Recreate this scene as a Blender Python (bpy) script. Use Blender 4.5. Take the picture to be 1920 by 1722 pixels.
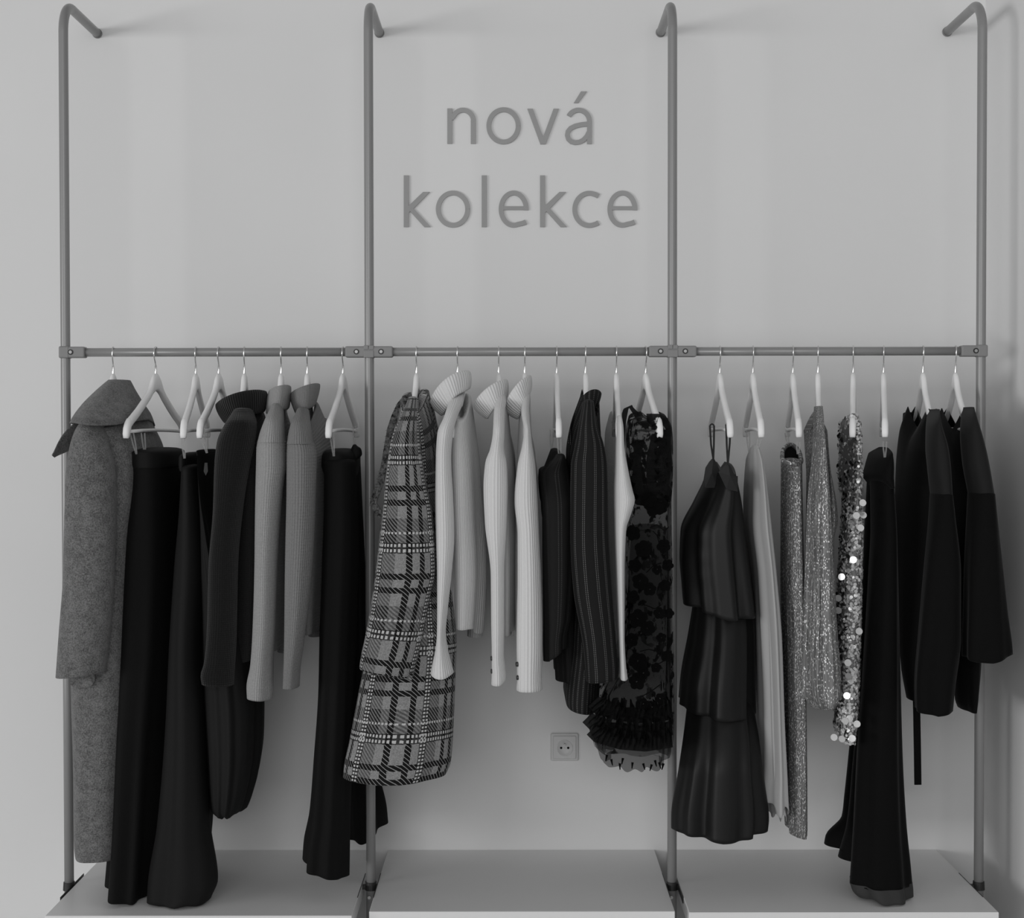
import bpy, bmesh, math, random
import numpy as np
from mathutils import Vector, Matrix

# ------------------------------------------------------------------ scene, camera, light
for o in list(bpy.data.objects):
    bpy.data.objects.remove(o)
S = bpy.context.scene
C = S.collection
random.seed(4)
rng = np.random.default_rng(4)

ZP = 0.20                                   # top of the display platforms above the floor
IMG_W, IMG_H, FPX = 1920.0, 1722.0, 2857.6
CAM = np.array([-0.0076, -4.0937, 1.1332 + ZP])
YAW, PIT, ROL = 0.0025, -0.0190, -0.0014
_f0 = np.array([-math.sin(YAW), math.cos(YAW), 0.0])
_r0 = np.array([math.cos(YAW), math.sin(YAW), 0.0])
_z0 = np.array([0.0, 0.0, 1.0])
FWD = math.cos(PIT) * _f0 + math.sin(PIT) * _z0
_u0 = -math.sin(PIT) * _f0 + math.cos(PIT) * _z0
RGT = math.cos(ROL) * _r0 + math.sin(ROL) * _u0
UPV = -math.sin(ROL) * _r0 + math.cos(ROL) * _u0

cd = bpy.data.cameras.new('camera')
cam = bpy.data.objects.new('camera', cd)
C.objects.link(cam)
M = Matrix.Identity(4)
for i in range(3):
    M[i][0], M[i][1], M[i][2], M[i][3] = RGT[i], UPV[i], -FWD[i], CAM[i]
cam.matrix_world = M
cd.sensor_fit = 'HORIZONTAL'
cd.sensor_width = 36.0
cd.lens = FPX / IMG_W * 36.0
cd.clip_start = 0.05
S.camera = cam

w = bpy.data.worlds.new('world')
S.world = w
w.use_nodes = True
w.node_tree.nodes['Background'].inputs[0].default_value = (1, 1, 1, 1)
w.node_tree.nodes['Background'].inputs[1].default_value = 0.235



def area_light(name, loc, aim, sx, sy, watts):
    """rectangular area light at loc, pointed at aim"""
    d = bpy.data.lights.new(name, 'AREA')
    d.shape = 'RECTANGLE'
    d.size, d.size_y, d.energy = sx, sy, watts
    o = bpy.data.objects.new(name, d)
    C.objects.link(o)
    o.location = loc
    o.rotation_euler = (Vector(aim) - Vector(loc)).to_track_quat('-Z', 'Y').to_euler()
    return o


area_light('side_window_daylight', (-9.4, -7.2, 1.15), (0.1, -0.1, 1.35), 5.2, 2.6, 385)
area_light('front_fill_light', (-0.9, -7.6, 2.2), (0.0, -0.1, 0.9), 4.4, 3.2, 128)  # added fill from the front to brighten the lower wall; no window known there

S.view_settings.view_transform = 'Standard'
S.view_settings.look = 'None'
S.view_settings.gamma = 1.0
S.view_settings.use_curve_mapping = False
S.view_settings.exposure = -0.05


# ------------------------------------------------------------------ geometry helpers
def ray_pt(px, py, Y):
    """point of the place that stands on the vertical plane y = Y and is seen at photo pixel px, py"""
    d = FWD + RGT * ((px - IMG_W / 2) / FPX) - UPV * ((py - IMG_H / 2) / FPX)
    return CAM + d * ((Y - CAM[1]) / d[1])


def to_px(P):
    d = P - CAM
    dep = d @ FWD
    return IMG_W / 2 + FPX * (d @ RGT) / dep, IMG_H / 2 - FPX * (d @ UPV) / dep


def tag(o, label=None, cat=None, group=None, kind=None):
    if label: o['label'] = label
    if cat: o['category'] = cat
    if group: o['group'] = group
    if kind: o['kind'] = kind
    return o


def empty(name, loc, label, cat, group=None):
    o = bpy.data.objects.new(name, None)
    o.empty_display_size = 0.05
    C.objects.link(o)
    o.location = loc
    return tag(o, label, cat, group)


def root_loc(parent):
    v = Vector((0, 0, 0))
    while parent is not None:
        v += parent.location
        parent = parent.parent
    return v


def mesh_obj(name, verts, faces, mat, parent=None, uvs=None, smooth=True, local=False):
    """verts in world metres; stored relative to the parent thing"""
    V = np.asarray(verts, float)
    if parent is not None and not local:
        V = V - np.array(root_loc(parent))
    me = bpy.data.meshes.new(name)
    me.from_pydata(V.tolist(), [], faces)
    if uvs is not None:
        uvl = me.uv_layers.new(name='UVMap')
        li = np.zeros(len(me.loops), np.int32)
        me.loops.foreach_get('vertex_index', li)
        uvl.data.foreach_set('uv', np.asarray(uvs, np.float32)[li].ravel())
    if smooth:
        me.polygons.foreach_set('use_smooth', [True] * len(me.polygons))
    me.materials.append(mat)
    me.validate()
    me.update()
    o = bpy.data.objects.new(name, me)
    C.objects.link(o)
    o.parent = parent
    return o


def bm_obj(name, bm, mat, parent=None, smooth=False, local=False):
    if parent is not None and not local:
        bmesh.ops.translate(bm, verts=bm.verts, vec=-root_loc(parent))
    me = bpy.data.meshes.new(name)
    bm.to_mesh(me)
    bm.free()
    if smooth:
        me.polygons.foreach_set('use_smooth', [True] * len(me.polygons))
    me.materials.append(mat)
    o = bpy.data.objects.new(name, me)
    C.objects.link(o)
    o.parent = parent
    return o


def bm_box(bm, lo_, hi_, bevel=0.0, seg=2):
    r = bmesh.ops.create_cube(bm, size=1.0)
    vs = r['verts']
    for v in vs:
        v.co = Vector([(lo_[i] + hi_[i]) / 2 + v.co[i] * (hi_[i] - lo_[i]) for i in range(3)])
    if bevel > 0:
        es = list({e for v in vs for e in v.link_edges})
        bmesh.ops.bevel(bm, geom=es, offset=bevel, segments=seg, affect='EDGES', profile=0.5)


def bm_cyl(bm, p0, p1, r0, r1=None, seg=20, cap=True):
    r1 = r0 if r1 is None else r1
    p0, p1 = Vector(p0), Vector(p1)
    d = (p1 - p0)
    q = d.to_track_quat('Z', 'Y').to_matrix()
    a, b = [], []
    for k in range(seg):
        t = 2 * math.pi * k / seg
        e = q @ Vector((math.cos(t), math.sin(t), 0))
        a.append(bm.verts.new(p0 + e * r0))
        b.append(bm.verts.new(p1 + e * r1))
    for k in range(seg):
        bm.faces.new((a[k], a[(k + 1) % seg], b[(k + 1) % seg], b[k]))
    if cap:
        bm.faces.new(a[::-1])
        bm.faces.new(b)


def sweep(path, rad, seg=14, cap=True):
    """round tube along a polyline; returns verts, faces"""
    P = [Vector(p) for p in path]
    n = len(P)
    R = rad if hasattr(rad, '__len__') else [rad] * n
    V, F = [], []
    up = None
    for i in range(n):
        t = (P[min(i + 1, n - 1)] - P[max(i - 1, 0)]).normalized()
        if up is None:
            up = t.orthogonal().normalized()
        up = (up - t * up.dot(t)).normalized()
        s = t.cross(up)
        for k in range(seg):
            a = 2 * math.pi * k / seg
            V.append(P[i] + (up * math.cos(a) + s * math.sin(a)) * R[i])
    for i in range(n - 1):
        for k in range(seg):
            k2 = (k + 1) % seg
            F.append((i * seg + k, i * seg + k2, (i + 1) * seg + k2, (i + 1) * seg + k))
    if cap:
        F.append(tuple(range(seg))[::-1])
        F.append(tuple((n - 1) * seg + k for k in range(seg)))
    return [tuple(v) for v in V], F


def pchip(x, y, xq):
    x = np.asarray(x, float); y = np.asarray(y, float)
    h = np.diff(x); dl = np.diff(y) / h
    m = np.zeros(len(x))
    if len(x) == 2:
        m[:] = dl[0]
    else:
        for i in range(1, len(x) - 1):
            if dl[i - 1] * dl[i] > 0:
                w1, w2 = 2 * h[i] + h[i - 1], h[i] + 2 * h[i - 1]
                m[i] = (w1 + w2) / (w1 / dl[i - 1] + w2 / dl[i])
        m[0], m[-1] = dl[0], dl[-1]
    xq = np.asarray(xq, float)
    i = np.clip(np.searchsorted(x, xq) - 1, 0, len(x) - 2)
    t = (xq - x[i]) / h[i]
    return ((2 * t**3 - 3 * t**2 + 1) * y[i] + (t**3 - 2 * t**2 + t) * h[i] * m[i]
            + (-2 * t**3 + 3 * t**2) * y[i + 1] + (t**3 - t**2) * h[i] * m[i + 1])


def rings_obj(name, rings, mat, parent, lip=True, cap_top=True, lip_depth=0.02, thick=0.003, uv_scale=1.0, close=True):
    """cloth shell from stacked closed rings; the hem is turned inwards so that the cloth has an edge"""
    rings = [np.asarray(r, float) for r in rings]
    n = len(rings[0])
    per = np.mean([np.linalg.norm(np.roll(r, -1, 0) - r, axis=1).sum() for r in rings])
    V, UV = [], []
    vlen = 0.0
    prev = None
    allr = list(rings)
    if lip:
        last = rings[-1]
        c = last.mean(0)
        dv = last - c
        L = np.linalg.norm(dv[:, :2], axis=1, keepdims=True) + 1e-6
        inn = last - dv * np.minimum(thick / L, 0.5) * np.array([1, 1, 0])
        back = rings[max(0, len(rings) - 4)] - last
        mid = last - dv * np.minimum(0.4 * thick / L, 0.3) * np.array([1, 1, 0]) + np.array([0, 0, -0.0008])
        allr += [mid, inn, inn * 0.995 + c * 0.005 + np.array([0, 0, lip_depth])]
    us = np.arange(n + 1) / n * per
    for i, r in enumerate(allr):
        if prev is not None:
            vlen += float(np.linalg.norm(r - prev, axis=1).mean())
        prev = r
        rr = np.vstack([r, r[:1]])
        V.append(rr)
        UV.append(np.stack([us, np.full(n + 1, -vlen)], 1))
    m = n + 1
    nv = len(allr)
    V = np.vstack(V); UV = np.vstack(UV) * uv_scale
    F = []
    for i in range(nv - 1):
        b0, b1 = i * m, (i + 1) * m
        for k in range(n):
            F.append((b0 + k, b1 + k, b1 + k + 1, b0 + k + 1))
    extra, euv = [], []
    if cap_top:
        r_ = allr[0]
        c = r_.mean(0)
        wid = np.ptp(r_, axis=0)
        hh = min(0.010, 0.35 * max(min(wid[0], wid[1]), 0.004))
        base_i = 0
        for sc_, up_ in ((0.90, 0.45), (0.68, 0.80), (0.35, 0.97)):
            rr = c + (r_ - c) * np.array([sc_, sc_, 1.0]) + np.array([0, 0, hh * up_])
            rr = np.vstack([rr, rr[:1]])
            k0 = len(V)
            V = np.vstack([V, rr]); UV = np.vstack([UV, UV[:m] + np.array([0, hh * up_])])
            for k in range(n):
                F.append((k0 + k, base_i + k, base_i + k + 1, k0 + k + 1))
            base_i = k0
        c = c + np.array([0, 0, hh])
        ci = len(V)
        extra.append(c); euv.append(UV[:n].mean(0))
        for k in range(n):
            F.append((ci, base_i + k, base_i + k + 1))
    if lip and close:
        c = allr[-1].mean(0)
        ci = len(V) + len(extra)
        extra.append(c); euv.append(UV[-1])
        for k in range(n):
            F.append((ci, (nv - 1) * m + k + 1, (nv - 1) * m + k))
    if extra:
        V = np.vstack([V, np.array(extra)]); UV = np.vstack([UV, np.array(euv)])
    return mesh_obj(name, V, F, mat, parent, UV)


RY = -0.31            # the clothes rail stands this far in front of the wall
NEAR = RY - 0.195     # where sleeves hang
FAR = RY + 0.185


def tube(name, parent, mat, rows, Y=NEAR, b=0.05, p=2.3, folds=(), hem=None, top=None, seg=72, nrow=None,
         cap_top=True, lip=True, zY=None, shear=0.0, wob=0.0, seed=1, fit=True, thick=0.004, fold_pow=1.0, uv_scale=1.0):
    """hanging cloth: rows (py, left px, right px[, Y[, depth]]) give the width it shows, b its half depth from front to back"""
    R = [tuple(r) + (Y, b)[len(r) - 3:] for r in rows]
    A = np.array([r[:5] for r in R], float)
    # 4-tuples hold Y only
    if nrow is None:
        nrow = int(max(24, min(110, (A[-1, 0] - A[0, 0]) / 7)))
    q = np.linspace(A[0, 0], A[-1, 0], nrow)
    XL, XR, YY, BB = [pchip(A[:, 0], A[:, k], q) for k in (1, 2, 3, 4)]
    th = np.arange(seg) / seg * 2 * math.pi
    cs, sn = np.cos(th), np.sin(th)
    ex = np.sign(cs) * np.abs(cs) ** (2.0 / p)
    ey = np.sign(sn) * np.abs(sn) ** (2.0 / p)
    rs = np.random.default_rng(seed)
    wp = rs.uniform(0, 6.28, 8)
    wk = rs.uniform(1.5, 5.0, 8)
    rings = []
    for i in range(nrow):
        t = i / (nrow - 1)
        b_ = BB[i]; y0 = YY[i]
        zy = (y0 - b_) if zY is None else (zY if not hasattr(zY, '__len__') else zY[0] + (zY[1] - zY[0]) * t)
        xc = (XL[i] + XR[i]) / 2
        z = ray_pt(xc, q[i], zy)[2]
        mm = (y0 - CAM[1]) / FPX
        a = max((XR[i] - XL[i]) / 2 * mm, 0.003)
        cx = ray_pt(xc, q[i], y0)[0]
        disp = np.zeros(seg)
        for (n_, am, ph, *dr) in folds:
            d_ = dr[0] if dr else 0.0
            disp += am * np.cos(n_ * th + ph + d_ * t)
        disp = disp * (t ** fold_pow)
        if wob:
            for k in range(8):
                disp += wob / 3 * np.sin(th * (1 + k % 4) + wk[k] * t * 3 + wp[k])
        dx = ex + 0.0
        ox = a * ex + disp * cs
        oy = b_ * ey + disp * sn
        sh_ = shear if not hasattr(shear, '__len__') else shear[0] + (shear[1] - shear[0]) * t
        ox = ox + sh_ * oy
        zz = np.full(seg, z)
        un, vn = ex, ey
        if hem is not None:
            zz = zz + hem(un, vn) * max(0, (t - 0.55) / 0.45) ** 2
        if top is not None:
            zz = zz + top(un, vn) * max(0, 1 - t / 0.35) ** 1.5
        ring = np.stack([cx + ox, y0 + oy, zz], 1)
        if fit:
            for _ in range(4):
                px, _py = to_px(ring)
                l_, r_ = px.min(), px.max()
                s = np.clip((XR[i] - XL[i]) / max(r_ - l_, 1e-3), 0.25, 4)
                cx0 = ring[:, 0].mean()
                ring[:, 0] = cx0 + (ring[:, 0] - cx0) * s
                px, _py = to_px(ring)
                ring[:, 0] += (xc - (px.min() + px.max()) / 2) * mm
        ring[:, 1] = np.minimum(ring[:, 1], -0.012)
        ring[:, 2] = np.maximum(ring[:, 2], ZP + 0.004 + 0.0005 * (nrow - i))
        rings.append(ring)
    o = rings_obj(name, rings, mat, parent, lip=lip, cap_top=cap_top, thick=thick, uv_scale=uv_scale)
    tube.rings = rings
    return o


def band(name, parent, mat, a_px, b_px, height, Y, depth, flare=1.0, seg=80, mid=None, hb=None, ha=None, roll=0.80, wob=0.0):
    """turned-down knit collar: a loop running in the picture from a over mid to b, folded over at its rounded rim;
    ha, hb give the direction of the collar height (photo pixels) at its two ends"""
    a_px, b_px = np.array(a_px, float), np.array(b_px, float)
    m_px = (a_px + b_px) / 2 if mid is None else np.array(mid, float)
    d = b_px - a_px
    perp = np.array([d[1], -d[0]]) / np.linalg.norm(d)
    ha = perp if ha is None else np.array(ha, float) / np.linalg.norm(ha)
    hb = perp if hb is None else np.array(hb, float) / np.linalg.norm(hb)
    th = np.arange(seg) / seg * 2 * math.pi
    prof = [(-0.42, 0.62), (0.05, 0.70), (0.34, 0.74), (0.45, roll), (0.50, 0.5 + roll / 2), (0.485, 0.95), (0.40, 0.99), (0.22, 1.02), (0.0, 1.03), (-0.25, 1.02 * flare), (-0.42, 1.0 * flare), (-0.485, 0.96 * flare), (-0.5, 0.90 * flare)]
    P = np.array(prof)
    tt = np.linspace(0, 1, len(P))
    tf = np.linspace(0, 1, 40)
    prof = list(zip(pchip(tt, P[:, 0], tf), pchip(tt, P[:, 1], tf)))
    rings = []
    for h_, k in prof:
        ring = []
        for t in th:
            c_, s_ = math.cos(t) * k * (1 + wob * math.sin(3 * t + 1)), math.sin(t) * k
            u = (c_ + 1) / 2
            p2 = (1 - u) ** 2 * a_px + 2 * u * (1 - u) * (2 * m_px - (a_px + b_px) / 2) + u * u * b_px
            hv = ha * (1 - u) + hb * u
            hv = hv / np.linalg.norm(hv)
            # the loop narrows a little towards its ends so that the fold looks rounded
            hh = height * (1 - 0.18 * abs(2 * u - 1) ** 6)
            p2 = p2 + hv * hh * h_
            ring.append(ray_pt(p2[0], p2[1], Y + depth * s_))
        rings.append(ring)
    return rings_obj(name, rings, mat, parent, lip=True, cap_top=False, thick=0.003, lip_depth=0.004, close=False)


def ribbon(name, parent, mat, path, width, thick=0.0015, face='y', smooth=True):
    """flat strap through world points; width across the picture, thin in depth"""
    P = [np.array(p, float) for p in path]
    V, F, UV = [], [], []
    L = 0
    n = len(P)
    ws = width if hasattr(width, '__len__') else [width] * n
    for i, p in enumerate(P):
        t = P[min(i + 1, n - 1)] - P[max(i - 1, 0)]
        t = t / np.linalg.norm(t)
        if face == 'y':
            s = np.cross(t, np.array([0, 1.0, 0])); nrm = np.array([0, 1.0, 0])
        else:
            s = np.array([0, 1.0, 0]); nrm = np.cross(t, s)
        s = s / (np.linalg.norm(s) + 1e-9)
        if i: L += np.linalg.norm(p - P[i - 1])
        for a, c in ((-1, -1), (1, -1), (1, 1), (-1, 1)):
            V.append(p + s * a * ws[i] / 2 + nrm * c * thick / 2)
            UV.append((a * ws[i] / 2, -L))
    for i in range(n - 1):
        for k in range(4):
            k2 = (k + 1) % 4
            F.append((i * 4 + k, i * 4 + k2, i * 4 + 4 + k2, i * 4 + 4 + k))
    F.append((3, 2, 1, 0)); F.append(tuple((n - 1) * 4 + k for k in range(4)))
    return mesh_obj(name, V, F, mat, parent, UV, smooth=False)


def patch(name, parent, mat, outline_px, Y, thick=0.004, bulge=0.0, ydepth=None):
    """small flat cloth piece (flap, lapel) cut to an outline, with thickness; ydepth gives each corner its own depth"""
    n = len(outline_px)
    ys = ydepth if ydepth is not None else [Y] * n
    F_ = [ray_pt(x, y, ys[i]) for i, (x, y) in enumerate(outline_px)]
    c = np.mean(F_, 0) + np.array([0, -bulge, 0])
    V = [f + np.array([0, -thick / 2, 0]) for f in F_] + [f + np.array([0, thick / 2, 0]) for f in F_]
    V += [c + np.array([0, -thick / 2, 0]), c + np.array([0, thick / 2, 0])]
    F = []
    for k in range(n):
        k2 = (k + 1) % n
        F += [(2 * n, k, k2), (2 * n + 1, n + k2, n + k), (k, n + k, n + k2, k2)]
    V = np.array(V)
    UV = np.stack([V[:, 0], V[:, 2]], 1)
    return mesh_obj(name, V, F, mat, parent, UV, smooth=False)


# ------------------------------------------------------------------ materials (the photograph is black and white: all greys)
class Nodes:
    def __init__(self, name):
        self.m = bpy.data.materials.new(name)
        self.m.use_nodes = True
        self.t = self.m.node_tree
        self.b = self.t.nodes['Principled BSDF']
        self.out = self.t.nodes['Material Output']

    def n(self, kind, **kw):
        x = self.t.nodes.new(kind)
        for k, v in kw.items():
            setattr(x, k, v)
        return x

    def put(self, sock, v):
        if hasattr(v, 'is_linked') or hasattr(v, 'links'):
            self.t.links.new(v, sock)
        elif isinstance(v, (int, float)):
            try:
                sock.default_value = v
            except TypeError:
                sock.default_value = (v, v, v, 1)
        else:
            sock.default_value = v

    def math(self, op, a, b=0.0, c=0.0):
        x = self.n('ShaderNodeMath', operation=op)
        self.put(x.inputs[0], a); self.put(x.inputs[1], b); self.put(x.inputs[2], c)
        return x.outputs[0]

    def uv(self):
        x = self.n('ShaderNodeTexCoord')
        s = self.n('ShaderNodeSeparateXYZ')
        self.t.links.new(x.outputs['UV'], s.inputs[0])
        return s.outputs[0], s.outputs[1]

    def vec(self, a, b, c=0.0):
        x = self.n('ShaderNodeCombineXYZ')
        self.put(x.inputs[0], a); self.put(x.inputs[1], b); self.put(x.inputs[2], c)
        return x.outputs[0]

    def noise(self, v=None, scale=5.0, detail=2.0, rough=0.5):
        x = self.n('ShaderNodeTexNoise')
        x.inputs['Scale'].default_value = scale
        x.inputs['Detail'].default_value = detail
        x.inputs['Roughness'].default_value = rough
        if v is None:
            v = self.n('ShaderNodeTexCoord').outputs['Object']
        self.t.links.new(v, x.inputs['Vector'])
        return x.outputs['Fac']

    def ramp(self, f, lo_, hi_, a, b):
        x = self.n('ShaderNodeMapRange')
        self.put(x.inputs[0], f)
        for k, v in zip((1, 2, 3, 4), (lo_, hi_, a, b)):
            self.put(x.inputs[k], v)
        return x.outputs[0]

    def bump(self, h, strength=0.4, dist=0.002):
        x = self.n('ShaderNodeBump')
        x.inputs['Strength'].default_value = strength
        x.inputs['Distance'].default_value = dist
        self.t.links.new(h, x.inputs['Height'])
        self.t.links.new(x.outputs[0], self.b.inputs['Normal'])

    def base(self, col, rough=0.8, metal=0.0, spec=0.3, sheen=0.0, sheen_rough=0.4):
        self.put(self.b.inputs['Base Color'], self.grey(col))
        self.put(self.b.inputs['Roughness'], rough)
        self.put(self.b.inputs['Metallic'], metal)
        self.b.inputs['Specular IOR Level'].default_value = spec
        self.b.inputs['Sheen Weight'].default_value = sheen
        self.b.inputs['Sheen Roughness'].default_value = sheen_rough
        return self

    def grey(self, f):
        if isinstance(f, (int, float)):
            return (f, f, f, 1)
        x = self.n('ShaderNodeCombineColor')
        for k in range(3):
            self.t.links.new(f, x.inputs[k])
        return x.outputs[0]


def plain(name, col, rough=0.5, metal=0.0, spec=0.4, grain=None, sheen=0.0):
    k = Nodes(name).base(col, rough, metal, spec, sheen)
    if grain:
        k.bump(k.noise(scale=grain[0], detail=3), grain[1], grain[2])
    return k.m


def wall_mat(name, col):
    k = Nodes(name)
    f = k.noise(scale=1.7, detail=3)
    k.base(k.ramp(f, 0.3, 0.7, col * 0.985, col * 1.015), 0.85, 0, 0.15)
    k.bump(k.noise(scale=160, detail=4, rough=0.6), 0.12, 0.001)
    return k.m


def wool(name, col, var=0.45, scale=300):
    k = Nodes(name)
    f1 = k.noise(scale=scale, detail=4, rough=0.75)
    f2 = k.noise(scale=45, detail=3, rough=0.7)
    f = k.math('ADD', k.math('MULTIPLY', f1, 0.75), k.math('MULTIPLY', f2, 0.25))
    k.base(k.ramp(f, 0.40, 0.60, col * (1 - var), col * (1 + var)), 0.95, 0, 0.1, 0.15, 0.6)
    k.bump(f1, 0.5, 0.0015)
    return k.m


def rib(name, col, pitch=0.008, strength=0.7, dist=0.002, cross=0.0, sheen=0.15, var=0.08):
    """ribbed knit; cross > 0 adds rows of stitches (waffle knit)"""
    k = Nodes(name)
    u, v = k.uv()
    a = k.math('SINE', k.math('MULTIPLY', u, 2 * math.pi / pitch))
    h = k.math('MULTIPLY', k.math('ADD', a, 1.0), 0.5)
    if cross:
        c = k.math('SINE', k.math('MULTIPLY', v, 2 * math.pi / cross))
        h = k.math('ADD', k.math('MULTIPLY', h, 0.6), k.math('MULTIPLY', k.math('ADD', c, 1.0), 0.25))
    f = k.noise(scale=300, detail=2)
    k.base(k.ramp(f, 0.3, 0.7, col * (1 - var), col * (1 + var)), 0.9, 0, 0.15, sheen, 0.5)
    k.bump(h, strength, dist)
    return k.m


def plaid(name):
    k = Nodes(name)
    u, v = k.uv()
    j = k.noise(scale=120, detail=2)
    jit = k.math('MULTIPLY', k.math('SUBTRACT', j, 0.5), 0.004)
    P = 0.205
    fu = k.math('FRACT', k.math('ADD', k.math('DIVIDE', k.math('ADD', u, jit), P * 0.62), 0.35))
    fv = k.math('FRACT', k.math('ADD', k.math('DIVIDE', k.math('ADD', v, jit), P), 40.0))
    cmp_ = lambda x, c, e: k.math('COMPARE', x, c, e)
    mx = lambda *a: a[0] if len(a) == 1 else k.math('MAXIMUM', a[0], mx(*a[1:]))
    mul = lambda a, b: k.math('MULTIPLY', a, b)
    tw = k.math('GREATER_THAN', k.math('FRACT', mul(k.math('ADD', u, v), 105.0)), 0.5)
    du = k.math('GREATER_THAN', k.math('FRACT', mul(u, 118.0)), 0.45)
    dv = k.math('GREATER_THAN', k.math('FRACT', mul(v, 118.0)), 0.45)
    bg = k.math('ADD', cmp_(fu, 0.25, 0.16), cmp_(fv, 0.25, 0.15))
    wl = mx(mul(mx(cmp_(fv, 0.035, 0.017), cmp_(fv, 0.095, 0.017), cmp_(fv, 0.235, 0.012)), du),
            mul(mx(cmp_(fu, 0.04, 0.022), cmp_(fu, 0.11, 0.022)), dv))
    wb = mx(cmp_(fv, 0.065, 0.06), cmp_(fu, 0.075, 0.075))
    tw2 = k.math('GREATER_THAN', k.math('FRACT', mul(k.math('ADD', u, v), 105.0)), 0.22)
    bk = mul(mx(cmp_(fv, 0.58, 0.034), cmp_(fv, 0.74, 0.034), cmp_(fu, 0.60, 0.046), cmp_(fu, 0.82, 0.046)), tw2)
    c0 = k.ramp(k.noise(scale=330, detail=3), 0.35, 0.65, 0.20, 0.31)
    dark = mul(k.math('MINIMUM', bg, 2.0), k.ramp(tw, 0, 1, 0.18, 0.62))
    c1 = mul(c0, k.math('MAXIMUM', k.math('SUBTRACT', 1.0, dark), 0.06))
    mix = lambda a, b, f: k.math('ADD', mul(a, k.math('SUBTRACT', 1.0, f)), mul(b, f))
    c2 = mix(c1, 0.012, mul(wb, 0.85))
    c3 = mix(c2, 0.010, bk)
    c4 = mix(c3, 0.52, wl)
    k.base(c4, 0.95, 0, 0.1, 0.1)
    k.bump(k.math('ADD', mul(tw, 0.5), k.noise(scale=420, detail=2)), 0.55, 0.002)
    return k.m


def pinstripe(name, period=0.027, shift=0.0, line=0.20):
    k = Nodes(name)
    u, v = k.uv()
    f = k.math('FRACT', k.math('ADD', k.math('DIVIDE', u, period), shift))
    l = k.math('MAXIMUM', k.math('COMPARE', f, 0.40, 0.024), k.math('COMPARE', f, 0.58, 0.024))
    d = k.math('GREATER_THAN', k.math('FRACT', k.math('MULTIPLY', v, 230.0)), 0.42)
    s = k.math('MULTIPLY', l, d)
    k.base(k.ramp(s, 0, 1, 0.012, line), 0.85, 0, 0.15)
    k.bump(k.noise(scale=500, detail=2), 0.2, 0.001)
    return k.m


def cloth(name, col, rough=0.85, spec=0.2, sheen=0.0, weave=600, strength=0.2, sheen_rough=0.3):
    k = Nodes(name)
    k.base(col, rough, 0, spec, sheen, sheen_rough)
    k.bump(k.noise(scale=weave, detail=2), strength, 0.001)
    return k.m


def sheer(name, col, alpha, pattern=0.0, scale=30.0, rough=0.8, glow=0.4):
    """thin see-through cloth; pattern > 0 adds opaque embroidered patches"""
    k = Nodes(name)
    k.base(col, rough, 0, 0.2)
    a = alpha
    if pattern:
        nz = k.noise(scale=scale, detail=3, rough=0.55)
        a = k.ramp(nz, 0.50 - pattern * 0.1, 0.54 - pattern * 0.1, alpha, 0.97)
    tr = k.n('ShaderNodeBsdfTransparent')
    tl = k.n('ShaderNodeBsdfTranslucent')
    k.put(tl.inputs[0], (col, col, col, 1))
    m1 = k.n('ShaderNodeMixShader'); m1.inputs[0].default_value = glow
    k.t.links.new(k.b.outputs[0], m1.inputs[1]); k.t.links.new(tl.outputs[0], m1.inputs[2])
    m2 = k.n('ShaderNodeMixShader')
    k.put(m2.inputs[0], a)
    k.t.links.new(tr.outputs[0], m2.inputs[1]); k.t.links.new(m1.outputs[0], m2.inputs[2])
    k.t.links.new(m2.outputs[0], k.out.inputs[0])
    return k.m


def glitter(name, lo_=0.05, hi_=0.30, fleck=0.9, pitch=260.0):
    k = Nodes(name)
    u, v = k.uv()
    st = k.noise(k.vec(k.math('MULTIPLY', u, pitch), k.math('MULTIPLY', v, 9.0)), scale=1.0, detail=3, rough=0.6)
    wn = k.n('ShaderNodeTexWhiteNoise', noise_dimensions='2D')
    k.t.links.new(k.vec(k.math('FLOOR', k.math('MULTIPLY', u, 620.0)), k.math('FLOOR', k.math('MULTIPLY', v, 300.0))), wn.inputs['Vector'])
    g = k.math('GREATER_THAN', k.math('ADD', wn.outputs['Value'], k.math('MULTIPLY', st, 0.35)), 1.06)
    c = k.ramp(st, 0.3, 0.7, lo_, hi_)
    c = k.math('MAXIMUM', c, k.math('MULTIPLY', g, fleck))
    k.base(c, k.ramp(g, 0, 1, 0.55, 0.3), k.ramp(g, 0, 1, 0.3, 0.5), 0.5)
    k.bump(st, 0.9, 0.003)
    return k.m


M_WALL = wall_mat('wall_paint', 0.78)
M_FLOOR = plain('floor_grey', 0.6, 0.5, grain=(60, 0.05, 0.001))
M_BOARD = plain('white_laminate', 0.84, 0.40, 0, 0.5, (90, 0.04, 0.0005))
M_TUBE = plain('grey_powder_coat', 0.265, 0.34, 0.1, 0.6, (700, 0.05, 0.0005))
M_CLAMP = plain('grey_plastic', 0.25, 0.5, 0, 0.4, (500, 0.06, 0.0005))
M_DARKMETAL = plain('dark_metal', 0.03, 0.45, 0.3, 0.4, (200, 0.05, 0.0005))
M_SCREW = plain('screw_steel', 0.42, 0.45, 0.7, 0.5, (300, 0.1, 0.0005))
M_HOOK = plain('chrome_wire', 0.75, 0.2, 0.9, 0.5, (300, 0.05, 0.0005))
M_HANGER = plain('white_lacquer', 0.90, 0.42, 0, 0.35, (40, 0.05, 0.0005))
M_TIP = plain('white_rubber', 0.92, 0.6, 0, 0.25, (200, 0.05, 0.0005))
M_LETTER = plain('grey_acrylic', 0.36, 0.6, 0, 0.25, (120, 0.03, 0.0005))
M_SOCKET = plain('socket_plastic', 0.62, 0.4, 0, 0.4, (100, 0.02, 0.0005))
M_HOLE = plain('socket_hole', 0.01, 0.8, 0, 0.1, (100, 0.02, 0.0005))
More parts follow.
